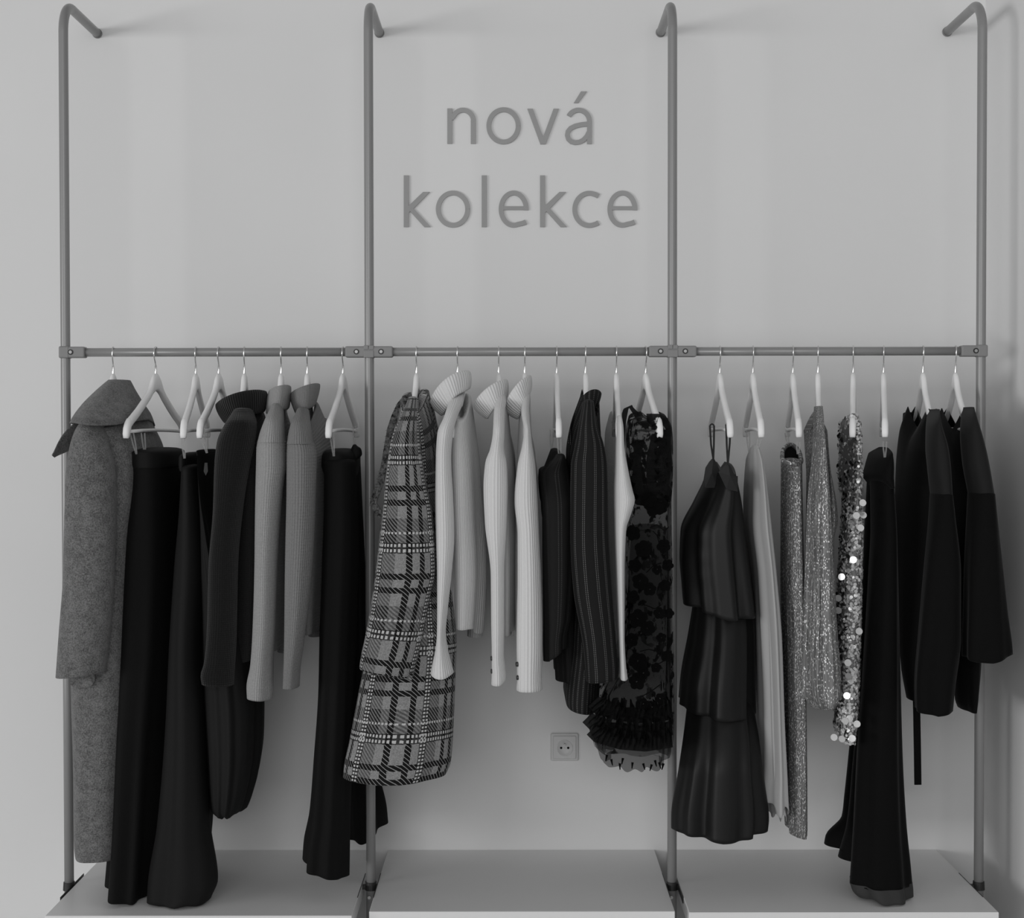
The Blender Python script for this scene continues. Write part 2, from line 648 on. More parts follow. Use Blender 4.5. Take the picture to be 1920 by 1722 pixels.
M_STRAP = sheer('clear_hanging_loop', 0.55, 0.35, 0, rough=0.35)
M_BUTTON = plain('dark_button', 0.035, 0.3, 0, 0.5, (150, 0.1, 0.0005))

# ------------------------------------------------------------------ the room
X_CORNER = float(ray_pt(1845, 700, 0)[0])
XL_WALL = -3.0


def struct(name, lo_, hi_, mat):
    bm = bmesh.new()
    bm_box(bm, lo_, hi_)
    o = bm_obj(name, bm, mat)
    o['kind'] = 'structure'
    return o


tag(struct('wall_back', (XL_WALL, 0, 0), (X_CORNER + 0.12, 0.12, 3.0), M_WALL), 'plain light plaster wall behind the clothes rack', 'wall')
tag(struct('wall_right', (X_CORNER, -3.2, 0), (X_CORNER + 0.12, 0, 3.0), M_WALL), 'plain light side wall beside the velvet tops', 'wall')
tag(struct('floor', (XL_WALL, -5.2, -0.1), (X_CORNER + 0.12, 0.12, 0), M_FLOOR), 'plain grey floor under the display platforms', 'floor')

# ------------------------------------------------------------------ display platforms
PX = [(84, 659.5, 1718), (692, 1265.5, 1710), (1292, 1873, 1711.5)]
PLAB = ['low white display platform under the grey coat and black skirts',
        'low white display platform under the wall socket',
        'low white display platform under the sequin top and velvet trousers']
M0 = RY
for (xa, xb, yf), lab in zip(PX, PLAB):
    # front edge: the depth at which the top surface is seen at yf
    d_ = ray_pt((xa + xb) / 2, yf, 0.0) - CAM
    Yf = float(CAM[1] + d_[1] * (ZP - CAM[2]) / d_[2])
    xl, xr = ray_pt(xa, yf, Yf)[0], ray_pt(xb, yf, Yf)[0]
    e = empty('display_platform', ((xl + xr) / 2, Yf / 2, 0), lab, 'platform', 'display platforms along the wall')
    bm = bmesh.new(); bm_box(bm, (xl, Yf, ZP - 0.038), (xr, -0.001, ZP), 0.0012, 1)
    bm_obj('top_board', bm, M_BOARD, e)
    bm = bmesh.new(); bm_box(bm, (xl + 0.06, Yf + 0.05, 0.0), (xr - 0.06, -0.002, ZP - 0.0382))
    bm_obj('plinth', bm, M_BOARD, e)

# ------------------------------------------------------------------ the clothes rack
POST_X = [-1.1247, -0.3706, 0.3807, 1.1453]
Z_RAIL = 1.3274 + ZP
Z_ARM = 2.195 + ZP
R_POST = 0.0117
rack = empty('clothes_rack', (0, RY, 0), 'grey tubular clothes rack with three hanging rails fixed to the wall', 'clothes rack')
for i, x in enumerate(POST_X):
    bend = 0.075
    path = [(x, RY, 0.0), (x, RY, 0.7), (x, RY, 1.4), (x, RY, Z_ARM - bend)]
    for k in range(1, 13):
        a = k / 12 * math.pi / 2
        path.append((x, RY + bend * (1 - math.cos(a)), Z_ARM - bend + bend * math.sin(a)))
    path.append((x, -0.0005, Z_ARM))
    V, F = sweep(path, R_POST, 24)
    mesh_obj('post', V, F, M_TUBE, rack)
    V, F = sweep([(x, -0.006, Z_ARM), (x, -0.0005, Z_ARM)], R_POST * 1.12, 24)
    mesh_obj('wall_plug', V, F, M_CLAMP, rack)
for a, b_ in zip(POST_X[:-1], POST_X[1:]):
    V, F = sweep([(a + 0.012, RY, Z_RAIL), ((a + b_) / 2, RY, Z_RAIL), (b_ - 0.012, RY, Z_RAIL)], 0.0108, 24)
    mesh_obj('hanging_rail', V, F, M_TUBE, rack)


def screw(x, z, parent, y):
    bm = bmesh.new()
    bm_cyl(bm, (x, y + 0.001, z), (x, y - 0.0012, z), 0.0068, seg=20)
    s = bm_obj('screw_socket', bm, M_DARKMETAL, parent)
    bm = bmesh.new()
    bm_cyl(bm, (x, y - 0.0004, z), (x, y - 0.0024, z), 0.0044, 0.0038, seg=20)
    for q in range(4):
        a = q * math.pi / 2
        bm_cyl(bm, (x + 0.0014 * math.cos(a), y - 0.0020, z + 0.0014 * math.sin(a)),
               (x + 0.0014 * math.cos(a), y - 0.0030, z + 0.0014 * math.sin(a)), 0.0010, seg=8)
    bm_obj('screw_head', bm, M_SCREW, parent)


hz, hy = 0.0137, 0.0155
for i, x in enumerate(POST_X):
    ends = (i in (0, 3))
    x0 = x - 0.0115 if i == 0 else x - 0.059
    x1 = x + 0.0115 if i == 3 else x + 0.059
    if i == 0: x1 = x + 0.051
    if i == 3: x0 = x - 0.052
    bm = bmesh.new()
    bm_box(bm, (x0, RY - hy, Z_RAIL - hz), (x1, RY + hy, Z_RAIL + hz), 0.004, 3)
    j = bm_obj('rail_joint', bm, M_CLAMP, rack, smooth=False)
    if ends:
        screw(x + (0.017 if i == 0 else -0.017), Z_RAIL, j, RY - hy)
        bm = bmesh.new(); bm_box(bm, (x - 0.013, RY - hy - 0.0012, Z_RAIL - hz - 0.0012), (x + 0.013, RY + hy + 0.001, Z_RAIL + hz + 0.0012), 0.004, 3)
        bm_obj('joint_cap', bm, M_CLAMP, j)
    else:
        for s in (-1, 1):
            screw(x + s * 0.0305, Z_RAIL, j, RY - hy)
        bm = bmesh.new()
        bm_box(bm, (x - 0.0125, RY - hy - 0.0016, Z_RAIL - hz - 0.0010), (x + 0.0125, RY + hy + 0.001, Z_RAIL - 0.0005 + 0.004), 0.0015, 2)
        bm_box(bm, (x - 0.0125, RY - hy - 0.0016, Z_RAIL + 0.0050), (x - 0.0006, RY + hy, Z_RAIL + hz + 0.002), 0.0015, 2)
        bm_box(bm, (x + 0.0006, RY - hy - 0.0016, Z_RAIL + 0.0050), (x + 0.0125, RY + hy, Z_RAIL + hz + 0.002), 0.0015, 2)
        bm_obj('joint_cap', bm, M_CLAMP, j)
    # bracket at the foot, clasping the platform edges
    bm = bmesh.new()
    bm_cyl(bm, (x, RY, ZP - 0.014), (x, RY, ZP + 0.006), R_POST + 0.0035, R_POST + 0.0022, seg=24)
    ft = bm_obj('foot_bracket', bm, M_DARKMETAL, rack, smooth=False)
    gl = float(ray_pt([84, 659.5, 1265.5, 1873][i], 1712, -0.539)[0])
    gr = float(ray_pt([84, 692, 1292, 1873][i], 1712, -0.539)[0])
    if i == 0: sides = [(gl, 0)]
    elif i == 3: sides = [(gr, 0)]
    else: sides = [(gl, 0), (gr, 0)]
    for gx, _ in sides:
        s = 1 if gx > x else -1
        if i == 0: s = -1
        if i == 3: s = 1
        t = 0.0016
        xa = gx + (0.0002 if s < 0 else -t - 0.0002)
        bm = bmesh.new()
        y0, y1 = RY - 0.11, RY + 0.09
        bm_box(bm, (xa, y0, ZP - 0.015), (xa + t, y1, ZP + 0.0008))
        bm_box(bm, (min(xa, x), RY - 0.006, ZP - 0.012), (max(xa + t, x), RY + 0.006, ZP - 0.002))
        bm_obj('side_plate', bm, M_DARKMETAL, ft)
    bm = bmesh.new()
    bm_cyl(bm, (x - 0.003, RY - R_POST + 0.001, ZP - 0.030), (x - 0.003, RY - R_POST - 0.004, ZP - 0.030), 0.0042, seg=14)
    bm_obj('bolt', bm, M_SCREW, ft)

# ------------------------------------------------------------------ wall lettering
SW = 8.8     # stroke width in photo pixels


def glyph(name, label, polys=(), strokes=(), accent=None):
    """one raised letter on the wall; polys and stroke centre lines in photo pixels on the wall plane"""
    T = 0.005
    V, F = [], []
    lev = [0.0]

    def add_prism(pts):
        P = [ray_pt(x, y, 0.0) for x, y in pts]
        n = len(P); k = len(V)
        lev[0] += 0.00015
        for p in P: V.append((p[0], -T - lev[0], p[2]))
        for p in P: V.append((p[0], -0.0003, p[2]))
        F.append(tuple(range(k, k + n)))
        F.append(tuple(range(k + 2 * n - 1, k + n - 1, -1)))
        for i in range(n):
            j = (i + 1) % n
            F.append((k + i, k + n + i, k + n + j, k + j))

    for pl in polys: add_prism(pl)
    for st in strokes:
        pts, wid = st if isinstance(st, tuple) else (st, SW)
        Q = np.array(pts, float); n = len(Q)
        Lh, Rh = [], []
        for i in range(n):
            t = Q[min(i + 1, n - 1)] - Q[max(i - 1, 0)]
            t /= np.linalg.norm(t)
            nn = np.array([-t[1], t[0]])
            Lh.append(Q[i] + nn * wid / 2); Rh.append(Q[i] - nn * wid / 2)
        k = len(V)
        lev[0] += 0.00015
        for a, b_ in zip(Lh, Rh):
            for p2 in (a, b_):
                p = ray_pt(p2[0], p2[1], 0.0)
                V.append((p[0], -T - lev[0], p[2])); V.append((p[0], -0.0003, p[2]))
        for i in range(n - 1):
            q = k + i * 4
            F += [(q, q + 2, q + 6, q + 4), (q + 1, q + 5, q + 7, q + 3), (q, q + 4, q + 5, q + 1), (q + 2, q + 3, q + 7, q + 6)]
        F += [(k, k + 1, k + 3, k + 2), (k + 4 * n - 4, k + 4 * n - 2, k + 4 * n - 1, k + 4 * n - 3)]
    Va = np.array(V)
    c = (Va[:, 0].mean(), 0.0, Va[:, 2].min())
    Va = Va - np.array(c)
    o = mesh_obj('wall_letter', Va, F, M_LETTER, None, smooth=False)
    o.location = c
    bm = bmesh.new(); bm.from_mesh(o.data); bmesh.ops.recalc_face_normals(bm, faces=bm.faces); bm.to_mesh(o.data); bm.free()
    tag(o, label, 'letter', 'raised letters on the wall')
    if accent:
        P = [ray_pt(x, y, 0.0) for x, y in accent]
        n = len(P)
        AV = [(p[0], -T, p[2]) for p in P] + [(p[0], -0.0003, p[2]) for p in P]
        AF = [tuple(range(n)), tuple(range(2 * n - 1, n - 1, -1))] + [(i, n + i, n + (i + 1) % n, (i + 1) % n) for i in range(n)]
        a_ = mesh_obj('accent', AV, AF, M_LETTER, o, smooth=False)
    return o


def L(*pts):      # photo pixels from the study crop of the sign
    return [(740 + x / 4.0, 150 + y / 4.0) for x, y in pts]


def arc(cx, cy, rx, ry, a0, a1, n=40):
    return L(*[(cx + rx * math.cos(math.radians(a0 + (a1 - a0) * i / n)), cy - ry * math.sin(math.radians(a0 + (a1 - a0) * i / n))) for i in range(n + 1)])


def rect(x0, y0, x1, y1):
    return L((x0, y0), (x1, y0), (x1, y1), (x0, y1))


glyph('n', 'grey raised letter n at the start of the upper word',
      [rect(395, 216, 432, 480), rect(571, 305, 608, 480)],
      [arc(512, 308, 78, 80, -2, 150, 30) + L((424, 294))])
glyph('o', 'grey raised letter o between n and v in the upper word', [], [arc(816, 346, 110, 121, 0, 360, 64)])
glyph('v', 'grey raised letter v in the upper word',
      [L((995, 218), (1035, 218), (1112, 432), (1112, 484), (1093, 484)), L((1112, 432), (1191, 218), (1230, 218), (1132, 484), (1112, 484))])
glyph('a', 'grey raised letter a with acute accent ending the upper word',
      [rect(1442, 310, 1478, 482)],
      [arc(1378, 312, 82, 84, -3, 152, 30), L((1446, 332), (1400, 337), (1355, 347), (1318, 365), (1298, 390), (1294, 415), (1303, 445), (1325, 465), (1353, 472), (1385, 468), (1415, 452), (1440, 425), (1455, 395))],
      accent=L((1397, 88), (1440, 88), (1375, 175), (1343, 175)))


def letter_k(x, label):
    glyph('k', label, [rect(x, 718, x + 37, 1105), L((x + 37, 945), (x + 145, 842), (x + 194, 842), (x + 72, 968), (x + 37, 998)),
                       L((x + 45, 968), (x + 72, 965), (x + 202, 1105), (x + 154, 1105), (x + 50, 990))])


letter_k(69, 'grey raised letter k starting the lower word')
glyph('o', 'grey raised letter o after the first k of the lower word', [], [arc(437, 970, 110, 121, 0, 360, 64)])
glyph('l', 'grey raised letter l, a plain upright bar in the lower word', [rect(653, 718, 690, 1105)])


def letter_e(cx, label):
    glyph('e', label, [rect(cx - 80, 949, cx + 108, 977)], [arc(cx, 970, 94, 121, -4, 290, 56) + L((cx + 66, 1077), (cx + 92, 1066))])


letter_e(892, 'grey raised letter e between l and k in the lower word')
letter_k(1090, 'grey raised letter k in the middle of the lower word')
glyph('c', 'grey raised letter c in the lower word', [], [L((1527, 873), (1510, 863)) + arc(1458, 972, 108, 121, 72, 288, 44) + L((1510, 1081), (1527, 1071))])
letter_e(1707, 'grey raised letter e ending the lower word')

# ------------------------------------------------------------------ wall socket
sc = ray_pt(1058.5, 1400.5, 0)
so = empty('wall_socket', (sc[0], 0, sc[2]), 'white square wall socket below the white sweaters', 'socket')
hw = 0.0375
bm = bmesh.new(); bm_box(bm, (sc[0] - hw, -0.008, sc[2] - hw), (sc[0] + hw, -0.0004, sc[2] + hw), 0.004, 3)
bm_obj('frame', bm, M_SOCKET, so)
hw2 = 0.0312
bm = bmesh.new(); bm_box(bm, (sc[0] - hw2, -0.0112, sc[2] - hw2), (sc[0] + hw2, -0.006, sc[2] + hw2), 0.003, 3)
cover = bm_obj('cover_plate', bm, M_SOCKET, so)
# round well: ring wall and floor in front of the plate
V, F = [], []
n = 40
prof = [(0.0225, -0.0113), (0.0215, -0.0128), (0.0200, -0.0128), (0.0190, -0.0116), (0.0001, -0.0116)]
for r, y in prof:
    for k in range(n):
        a = 2 * math.pi * k / n
        V.append((sc[0] + r * math.cos(a), y, sc[2] - 0.002 + r * math.sin(a)))
for i in range(len(prof) - 1):
    for k in range(n):
        F.append((i * n + k, (i + 1) * n + k, (i + 1) * n + (k + 1) % n, i * n + (k + 1) % n))
well = mesh_obj('socket_well', V, F, M_SOCKET, so)
for dx in (-0.0095, 0.0095):
    bm = bmesh.new(); bm_cyl(bm, (sc[0] + dx, -0.0112, sc[2] - 0.001), (sc[0] + dx, -0.0122, sc[2] - 0.001), 0.0032, seg=14)
    bm_obj('pin_hole', bm, M_HOLE, well)
bm = bmesh.new(); bm_cyl(bm, (sc[0], -0.0112, sc[2] + 0.009), (sc[0], -0.022, sc[2] + 0.009), 0.0026, seg=14)
bm_obj('earth_pin', bm, M_SCREW, well)
bm = bmesh.new(); bm_cyl(bm, (sc[0], -0.0112, sc[2] - 0.001), (sc[0], -0.0121, sc[2] - 0.001), 0.0018, seg=12)
bm_obj('cover_screw', bm, M_SCREW, well)

# ------------------------------------------------------------------ hangers
APEX = -0.0525      # top of the hanger body below the rail centre


def hanger_meshes():
    prof = [(0.0, 0.0), (0.012, -0.002), (0.022, -0.009), (0.032, -0.022), (0.044, -0.036), (0.065, -0.050), (0.10, -0.068), (0.14, -0.088), (0.175, -0.103), (0.200, -0.114)]
    inner = [(0.200, -0.138), (0.18, -0.127), (0.14, -0.110), (0.10, -0.090), (0.06, -0.068), (0.03, -0.050), (0.010, -0.043), (0.0, -0.042)]
    half = prof + inner
    poly = half + [(-x, z) for x, z in half[::-1] if x != 0.0]
    # split as quad pairs: outer/inner resampled strips
    m = 26
    s = np.linspace(0, 1, m)
    def rs(pts):
        P = np.array(pts); d = np.r_[0, np.cumsum(np.linalg.norm(np.diff(P, axis=0), axis=1))]; d /= d[-1]
        return np.stack([np.interp(s, d, P[:, 0]), np.interp(s, d, P[:, 1])], 1)
    O, I = rs(prof), rs(inner[::-1])
    O = np.vstack([O[::-1] * [-1, 1], O[1:]]); I = np.vstack([I[::-1] * [-1, 1], I[1:]])
    n = len(O)
    V, F = [], []
    hw_ = 0.0068
    # ring per station: rounded rectangle across (outer edge, inner edge) x thickness
    for i in range(n):
        o_, i_ = O[i], I[i]
        d = i_ - o_
        for f, t in ((0.0, 0.45), (0.0, -0.45), (0.18, -0.9), (0.45, -1.0), (0.85, -0.95), (1.0, -0.6), (1.0, 0.6), (0.85, 0.95), (0.45, 1.0), (0.18, 0.9)):
            p = o_ + d * f
            V.append((t * hw_, p[0], p[1]))
    k = 10
    for i in range(n - 1):
        for j in range(k):
            F.append((i * k + j, (i + 1) * k + j, (i + 1) * k + (j + 1) % k, i * k + (j + 1) % k))
    F.append(tuple(range(k))); F.append(tuple((n - 1) * k + j for j in range(k))[::-1])
    body = (V, F)
    # rubber end: short rounded sleeve bending down
    V, F = [], []
    st = [((0.1985, -0.1125), (0.1985, -0.1385), 1.02), ((0.2005, -0.1130), (0.2000, -0.1400), 1.12), ((0.210, -0.1200), (0.2050, -0.146), 1.14),
          ((0.2195, -0.133), (0.208, -0.153), 1.14), ((0.2235, -0.147), (0.211, -0.1585), 1.10), ((0.2225, -0.1585), (0.214, -0.1605), 0.9)]
    for o_, i_, sc_ in st:
        o_, i_ = np.array(o_), np.array(i_)
        d = i_ - o_
        for f, t in ((0.0, 0.45), (0.0, -0.45), (0.18, -0.9), (0.45, -1.0), (0.85, -0.95), (1.0, -0.6), (1.0, 0.6), (0.85, 0.95), (0.45, 1.0), (0.18, 0.9)):
            p = o_ + d * f
            V.append((t * hw_ * sc_, p[0], p[1]))
    n = len(st)
    for i in range(n - 1):
        for j in range(k):
            F.append((i * k + j, (i + 1) * k + j, (i + 1) * k + (j + 1) % k, i * k + (j + 1) % k))
    F.append(tuple(range(k))); F.append(tuple((n - 1) * k + j for j in range(k))[::-1])
    tip_p = (V, F)
    tip_m = ([(x, -y, z) for x, y, z in V], [f[::-1] for f in F])
    bar = sweep([(0, -0.203, -0.144), (0, -0.1, -0.1415), (0, 0, -0.1405), (0, 0.1, -0.1415), (0, 0.203, -0.144)], 0.0042, 14)
    zc = -APEX
    hk = [(0, 0, 0.012), (0, -0.0005, 0.020), (0, -0.004, 0.028), (0, -0.010, 0.036), (0, -0.0135, 0.044), (0, -0.0142, zc)]
    R_ = 0.0136
    for kk in range(1, 15):
        a = math.pi - kk / 14 * math.pi * 1.15
        hk.append((0, R_ * math.cos(a), zc + R_ * math.sin(a)))
    hook = sweep(hk, 0.0017, 12)
    fer = sweep([(0, 0, -0.004), (0, 0, 0.0), (0, 0, 0.0185), (0, 0, 0.020)], [0.0022, 0.0027, 0.0027, 0.0018], 12)
    return body, tip_m, tip_p, bar, hook, fer


HB = hanger_meshes()
HOOK_PX = [212, 292, 367, 410, 458, 527, 576, 643, 781, 858, 935, 984, 1044, 1098, 1156, 1211, 1350, 1412, 1487, 1534, 1600, 1657, 1731, 1792]
TIP_PX = [180, 237, 344, 375, 440, 511, 564, 616, 764, 842, 936, 987, 1048, 1104, 1160, 1237, 1369, 1427, 1498, 1536, 1599, 1660, 1756, 1822]
NARROW = {1, 5, 6, 7, 9, 10, 11, 12, 14, 20, 23, 24}     # hidden inside sleeves
HELD = ['the grey wool coat', 'the black skirt beside the grey coat', 'the black wide-leg trousers', 'the dark bubble-hem skirt', 'the black rollneck sweater',
        'the pale grey waffle sweater', 'the mid grey ribbed sweater', 'the black flared skirt by the second post', 'the plaid tweed coat',
        'the white rollneck next to the plaid coat', 'the middle white rollneck sweater', 'the white rollneck nearest the pinstripe clothes',
        'the black pinstripe blouse', 'the pinstripe blazer', 'the slim white knit top', 'the black lace dress', 'the black tiered satin dress',
        'the white chiffon dress', 'the glitter trousers', 'the glitter puff-sleeve top', 'the sequin top', 'the black velvet trousers',
        'the velvet top next to the velvet trousers', 'the velvet top nearest the side wall']
hroot = None
HX = []
for i in range(24):
    top = ray_pt(HOOK_PX[i], 655, RY)
    x = float(top[0])
    HX.append(x)
    nx = float(ray_pt(TIP_PX[i], 812, RY - 0.213)[0])
    yaw = math.asin(max(-0.35, min(0.35, (nx - x) / 0.215)))
    loc = (x, RY, Z_RAIL + APEX)
    lab = 'white wooden clothes hanger with chrome hook holding ' + HELD[i]
    if hroot is None:
        e = empty('clothes_hanger', loc, lab, 'hanger', 'white hangers on the rack')
        parts = []
        for nm, (V, F), mt in zip(('shoulder_arms', 'end_grip', 'end_grip', 'trouser_bar', 'hook', 'ferrule'), HB,
                                  (M_HANGER, M_TIP, M_TIP, M_TIP, M_HOOK, M_HOOK)):
            o = mesh_obj(nm, V, F, mt, e, local=True)
            bm = bmesh.new(); bm.from_mesh(o.data); bmesh.ops.recalc_face_normals(bm, faces=bm.faces); bm.to_mesh(o.data); bm.free()
            o.data.polygons.foreach_set('use_smooth', [True] * len(o.data.polygons))
            parts.append(o)
        hroot = e
    else:
        e = hroot.copy(); C.objects.link(e); e.location = loc
        for ch in parts:
            c2 = ch.copy(); C.objects.link(c2); c2.parent = e
        e['label'] = lab
    e.rotation_euler = (0, 0, yaw)
    e.scale = (1, 0.70 if i > 21 else 0.74, 1) if (i + 1) in NARROW else (1, 1, 1)

# ------------------------------------------------------------------ fabrics
F_WOOL = wool('grey_boiled_wool', 0.14, 0.5)
F_BLACK = cloth('black_crepe', 0.007, 0.85, 0.15)
F_BLACK2 = cloth('black_suiting', 0.0085, 0.75, 0.2)
F_DARKTAFF = cloth('charcoal_gauze', 0.011, 0.8, 0.2, weave=120, strength=0.5)
F_KNITBLACK = rib('black_rib_knit', 0.009, 0.0062, 0.7, 0.002, 0.005)
F_KNITBLACKH = rib('black_rib_collar', 0.009, 0.007, 0.8, 0.002)
F_WAFFLE = rib('pale_grey_waffle_knit', 0.32, 0.0066, 0.75, 0.0022, 0.0066)
F_WAFFLE2 = rib('mid_grey_rib_knit', 0.205, 0.0075, 0.85, 0.0025, 0.0075)
F_RIB1 = rib('pale_grey_rib', 0.32, 0.007, 0.7, 0.002)
F_RIB2 = rib('mid_grey_rib', 0.205, 0.007, 0.8, 0.002)
F_WHITE = rib('white_rib_knit', 0.70, 0.0085, 0.55, 0.0022, var=0.02)
F_WHITEC = rib('white_rib_collar', 0.72, 0.0085, 0.7, 0.0022, var=0.02)
F_WHITEF = rib('white_fine_knit', 0.68, 0.006, 0.35, 0.0015, var=0.02)
F_PLAID = plaid('plaid_tweed')
F_FRINGE = wool('tweed_fringe', 0.075, 0.95, 130)
F_PIN = pinstripe('pinstripe_wool')
F_PIN2 = pinstripe('pinstripe_crepe', 0.04, 0.3, 0.05)
F_SHEERW = sheer('sheer_grey_mesh', 0.35, 0.45)
F_LACE = sheer('black_lace', 0.006, 0.35, 0.15, 34.0, glow=0.15)
F_LACE2 = sheer('black_lace_skirt', 0.006, 0.26, -0.7, 30.0, glow=0.15)
F_TULLE = sheer('black_tulle', 0.005, 0.40, 0, 30.0, glow=0.15)
F_PETAL = cloth('black_organza', 0.003, 0.95, 0.05)
F_SATIN = cloth('charcoal_satin', 0.009, 0.48, 0.26, weave=900, strength=0.08)
F_CHIF = sheer('white_chiffon', 0.62, 0.93, 0, rough=0.9, glow=0.3)
F_GLIT = glitter('silver_lurex', 0.05, 0.26)
F_GLIT2 = glitter('silver_lurex_pleat', 0.06, 0.32, 0.85, 330.0)
F_SEQ = plain('silver_sequin', 0.72, 0.28, 0.25, 0.6, (80, 0.2, 0.001))
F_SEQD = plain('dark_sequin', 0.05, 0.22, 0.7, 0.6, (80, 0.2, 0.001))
F_SEQB = plain('sequin_mesh', 0.22, 0.6, 0.2, 0.4, (300, 0.5, 0.002))
F_PAIL = plain('large_paillette', 0.8, 0.18, 0.6, 0.6, (30, 0.05, 0.001))
F_VELVET = cloth('black_velvet', 0.005, 0.9, 0.1, 0.08, 500, 0.3)
F_SILK = cloth('black_silk_yoke', 0.012, 0.78, 0.2, 0.1, 800, 0.15)
F_LINING = cloth('grey_lining', 0.035, 0.7, 0.3)


def garment(i, name, label, cat, group=None):
    return empty(name, (HX[i - 1], RY, Z_RAIL + APEX - 0.02), label, cat, group)


def loops(g, pairs):
    """clear hanging loops from the hanger down to a waistband; pairs of photo points with the depth they hang at"""
    for (x0, y0, x1, y1, Y) in pairs:
        a, b_ = ray_pt(x0, y0, Y), ray_pt(x1, y1, Y)
        for d in (-0.004, 0.004):
            ribbon('hanging_loop', g, M_STRAP, [a + np.array([d, 0, 0]), (a + b_) / 2 + np.array([d * 0.8, 0, 0]), b_ + np.array([d * 0.2, 0, 0])], 0.0035, 0.0008)


sl = lambda d: (lambda u, v: -d * np.abs(v) ** 1.4)      # shoulder slope along the hanger

# --- 1 grey wool coat
g = garment(1, 'wool_coat', 'long grey wool coat with wide cape collar at the end of the rack', 'coat')
coat_body = tube('body', g, F_WOOL, [(758, 172, 282), (850, 132, 308), (1000, 128, 300), (1270, 132, 288), (1450, 137, 285), (1600, 139, 284), (1618, 141, 282)],
     Y=RY - 0.01, b=0.19, p=3.2, zY=(RY, RY - 0.2), top=sl(0.06), folds=[(3, 0.006, 0.5), (5, 0.004, 2)], hem=lambda u, v: 0.02 * np.maximum(0, np.abs(u) - 0.6), wob=0.003)
tube('sleeve', g, F_WOOL, [(770, 162, 192, RY - 0.146, 0.054), (785, 154, 196, RY - 0.180, 0.058), (810, 139, 203, RY - 0.195, 0.060), (840, 130, 209), (890, 123, 218), (941, 121, 219), (1080, 118, 215), (1190, 110, 208), (1271, 104, 199)],
     Y=NEAR - 0.02, b=0.062, folds=[(3, 0.003, 1.0), (4, 0.002, 0)], wob=0.003, hem=lambda u, v: 0.006 * u)
tube('sleeve', g, F_WOOL, [(790, 255, 285), (850, 262, 308), (1000, 262, 305), (1180, 258, 300)], Y=FAR, b=0.055)
c_top = ray_pt(224, 713, RY)
rings = []
for s in np.linspace(0, 1, 22):
    th = np.arange(80) / 80 * 2 * math.pi
    py = 713 + 80 * s
    xl = pchip([0, 0.25, 0.6, 0.85, 1.0], [205, 186, 163, 152, 149], [s])[0]
    xr = pchip([0, 0.2, 0.5, 0.8, 1.0], [243, 250, 264, 280, 285], [s])[0]
    Yc = RY - 0.02 * s
    pc = ray_pt((xl + xr) / 2, py, Yc)
    a = (xr - xl) / 2 * 0.00128
    bb = 0.05 + 0.205 * s ** 0.9
    zoff = -0.004 * s * np.abs(np.sin(th)) ** 2 + 0.005 * np.cos(3 * th) * s + 0.003 * np.cos(2 * th + 1) * s
    # near part of the loop covers most of the width; far part tucks behind
    rings.append(np.stack([pc[0] + a * np.cos(th) * (1 - 0.12 * s * (np.sin(th) > 0)), Yc + bb * np.sin(th), pc[2] + zoff], 1))
rings_obj('collar', rings, F_WOOL, g, lip=True, cap_top=False, thick=0.008, lip_depth=0.012)
# front lapel wing standing away from the coat
lap = []
for s in np.linspace(0, 1, 14):
    ax = pchip([0, .35, .7, 1], [168, 138, 114, 98], [s])[0]; ay = pchip([0, .35, .7, 1], [770, 794, 820, 855], [s])[0]
    bx = pchip([0, .35, .7, 1], [176, 150, 133, 101], [s])[0]; by = pchip([0, .35, .7, 1], [800, 818, 843, 857], [s])[0]
    pa, pb = ray_pt(ax, ay, RY - 0.17 - 0.05 * s), ray_pt(bx, by, RY - 0.12 - 0.05 * s)
    ring = []
    for k in range(16):
        t = 2 * math.pi * k / 16
        m_ = (pa + pb) / 2; h_ = (pb - pa) / 2
        nrm = np.cross(h_, np.array([1.0, 0, 1.0])); nrm = nrm / (np.linalg.norm(nrm) + 1e-9)
        ring.append(m_ + h_ * math.cos(t) + nrm * 0.004 * math.sin(t))
    lap.append(ring)
rings_obj('lapel', lap, F_WOOL, g, lip=False, cap_top=True)
patch('pocket_flap', coat_body, F_WOOL, [(132, 1262), (178, 1262), (178, 1276), (173, 1285), (165, 1289), (140, 1289), (133, 1284)], RY - 0.215, 0.006, 0.004)

# --- 2 black skirt
g = garment(2, 'long_skirt', 'long black skirt hanging beside the grey wool coat', 'skirt', 'black skirts and trousers')
tube('skirt_panel', g, F_BLACK, [(872, 249, 345), (890, 250, 345), (1000, 238, 346), (1200, 224, 342), (1400, 213, 328), (1600, 203, 316), (1690, 196, 310)],
     Y=RY - 0.02, b=0.17, p=2.6, folds=[(4, 0.012, 0.3), (7, 0.008, 1.0), (11, 0.004, 0)], zY=(RY - 0.17, RY - 0.17), hem=lambda u, v: -0.012 * u)
tube('waistband', g, F_BLACK2, [(848, 247, 346), (856, 247, 347), (870, 247, 347), (878, 249, 346)], Y=RY - 0.02, b=0.172, p=2.6, zY=RY - 0.17, nrow=12, cap_top=True)
loops(g, [(247, 812, 256, 852, RY - 0.19), (268, 812, 272, 852, RY - 0.16)])

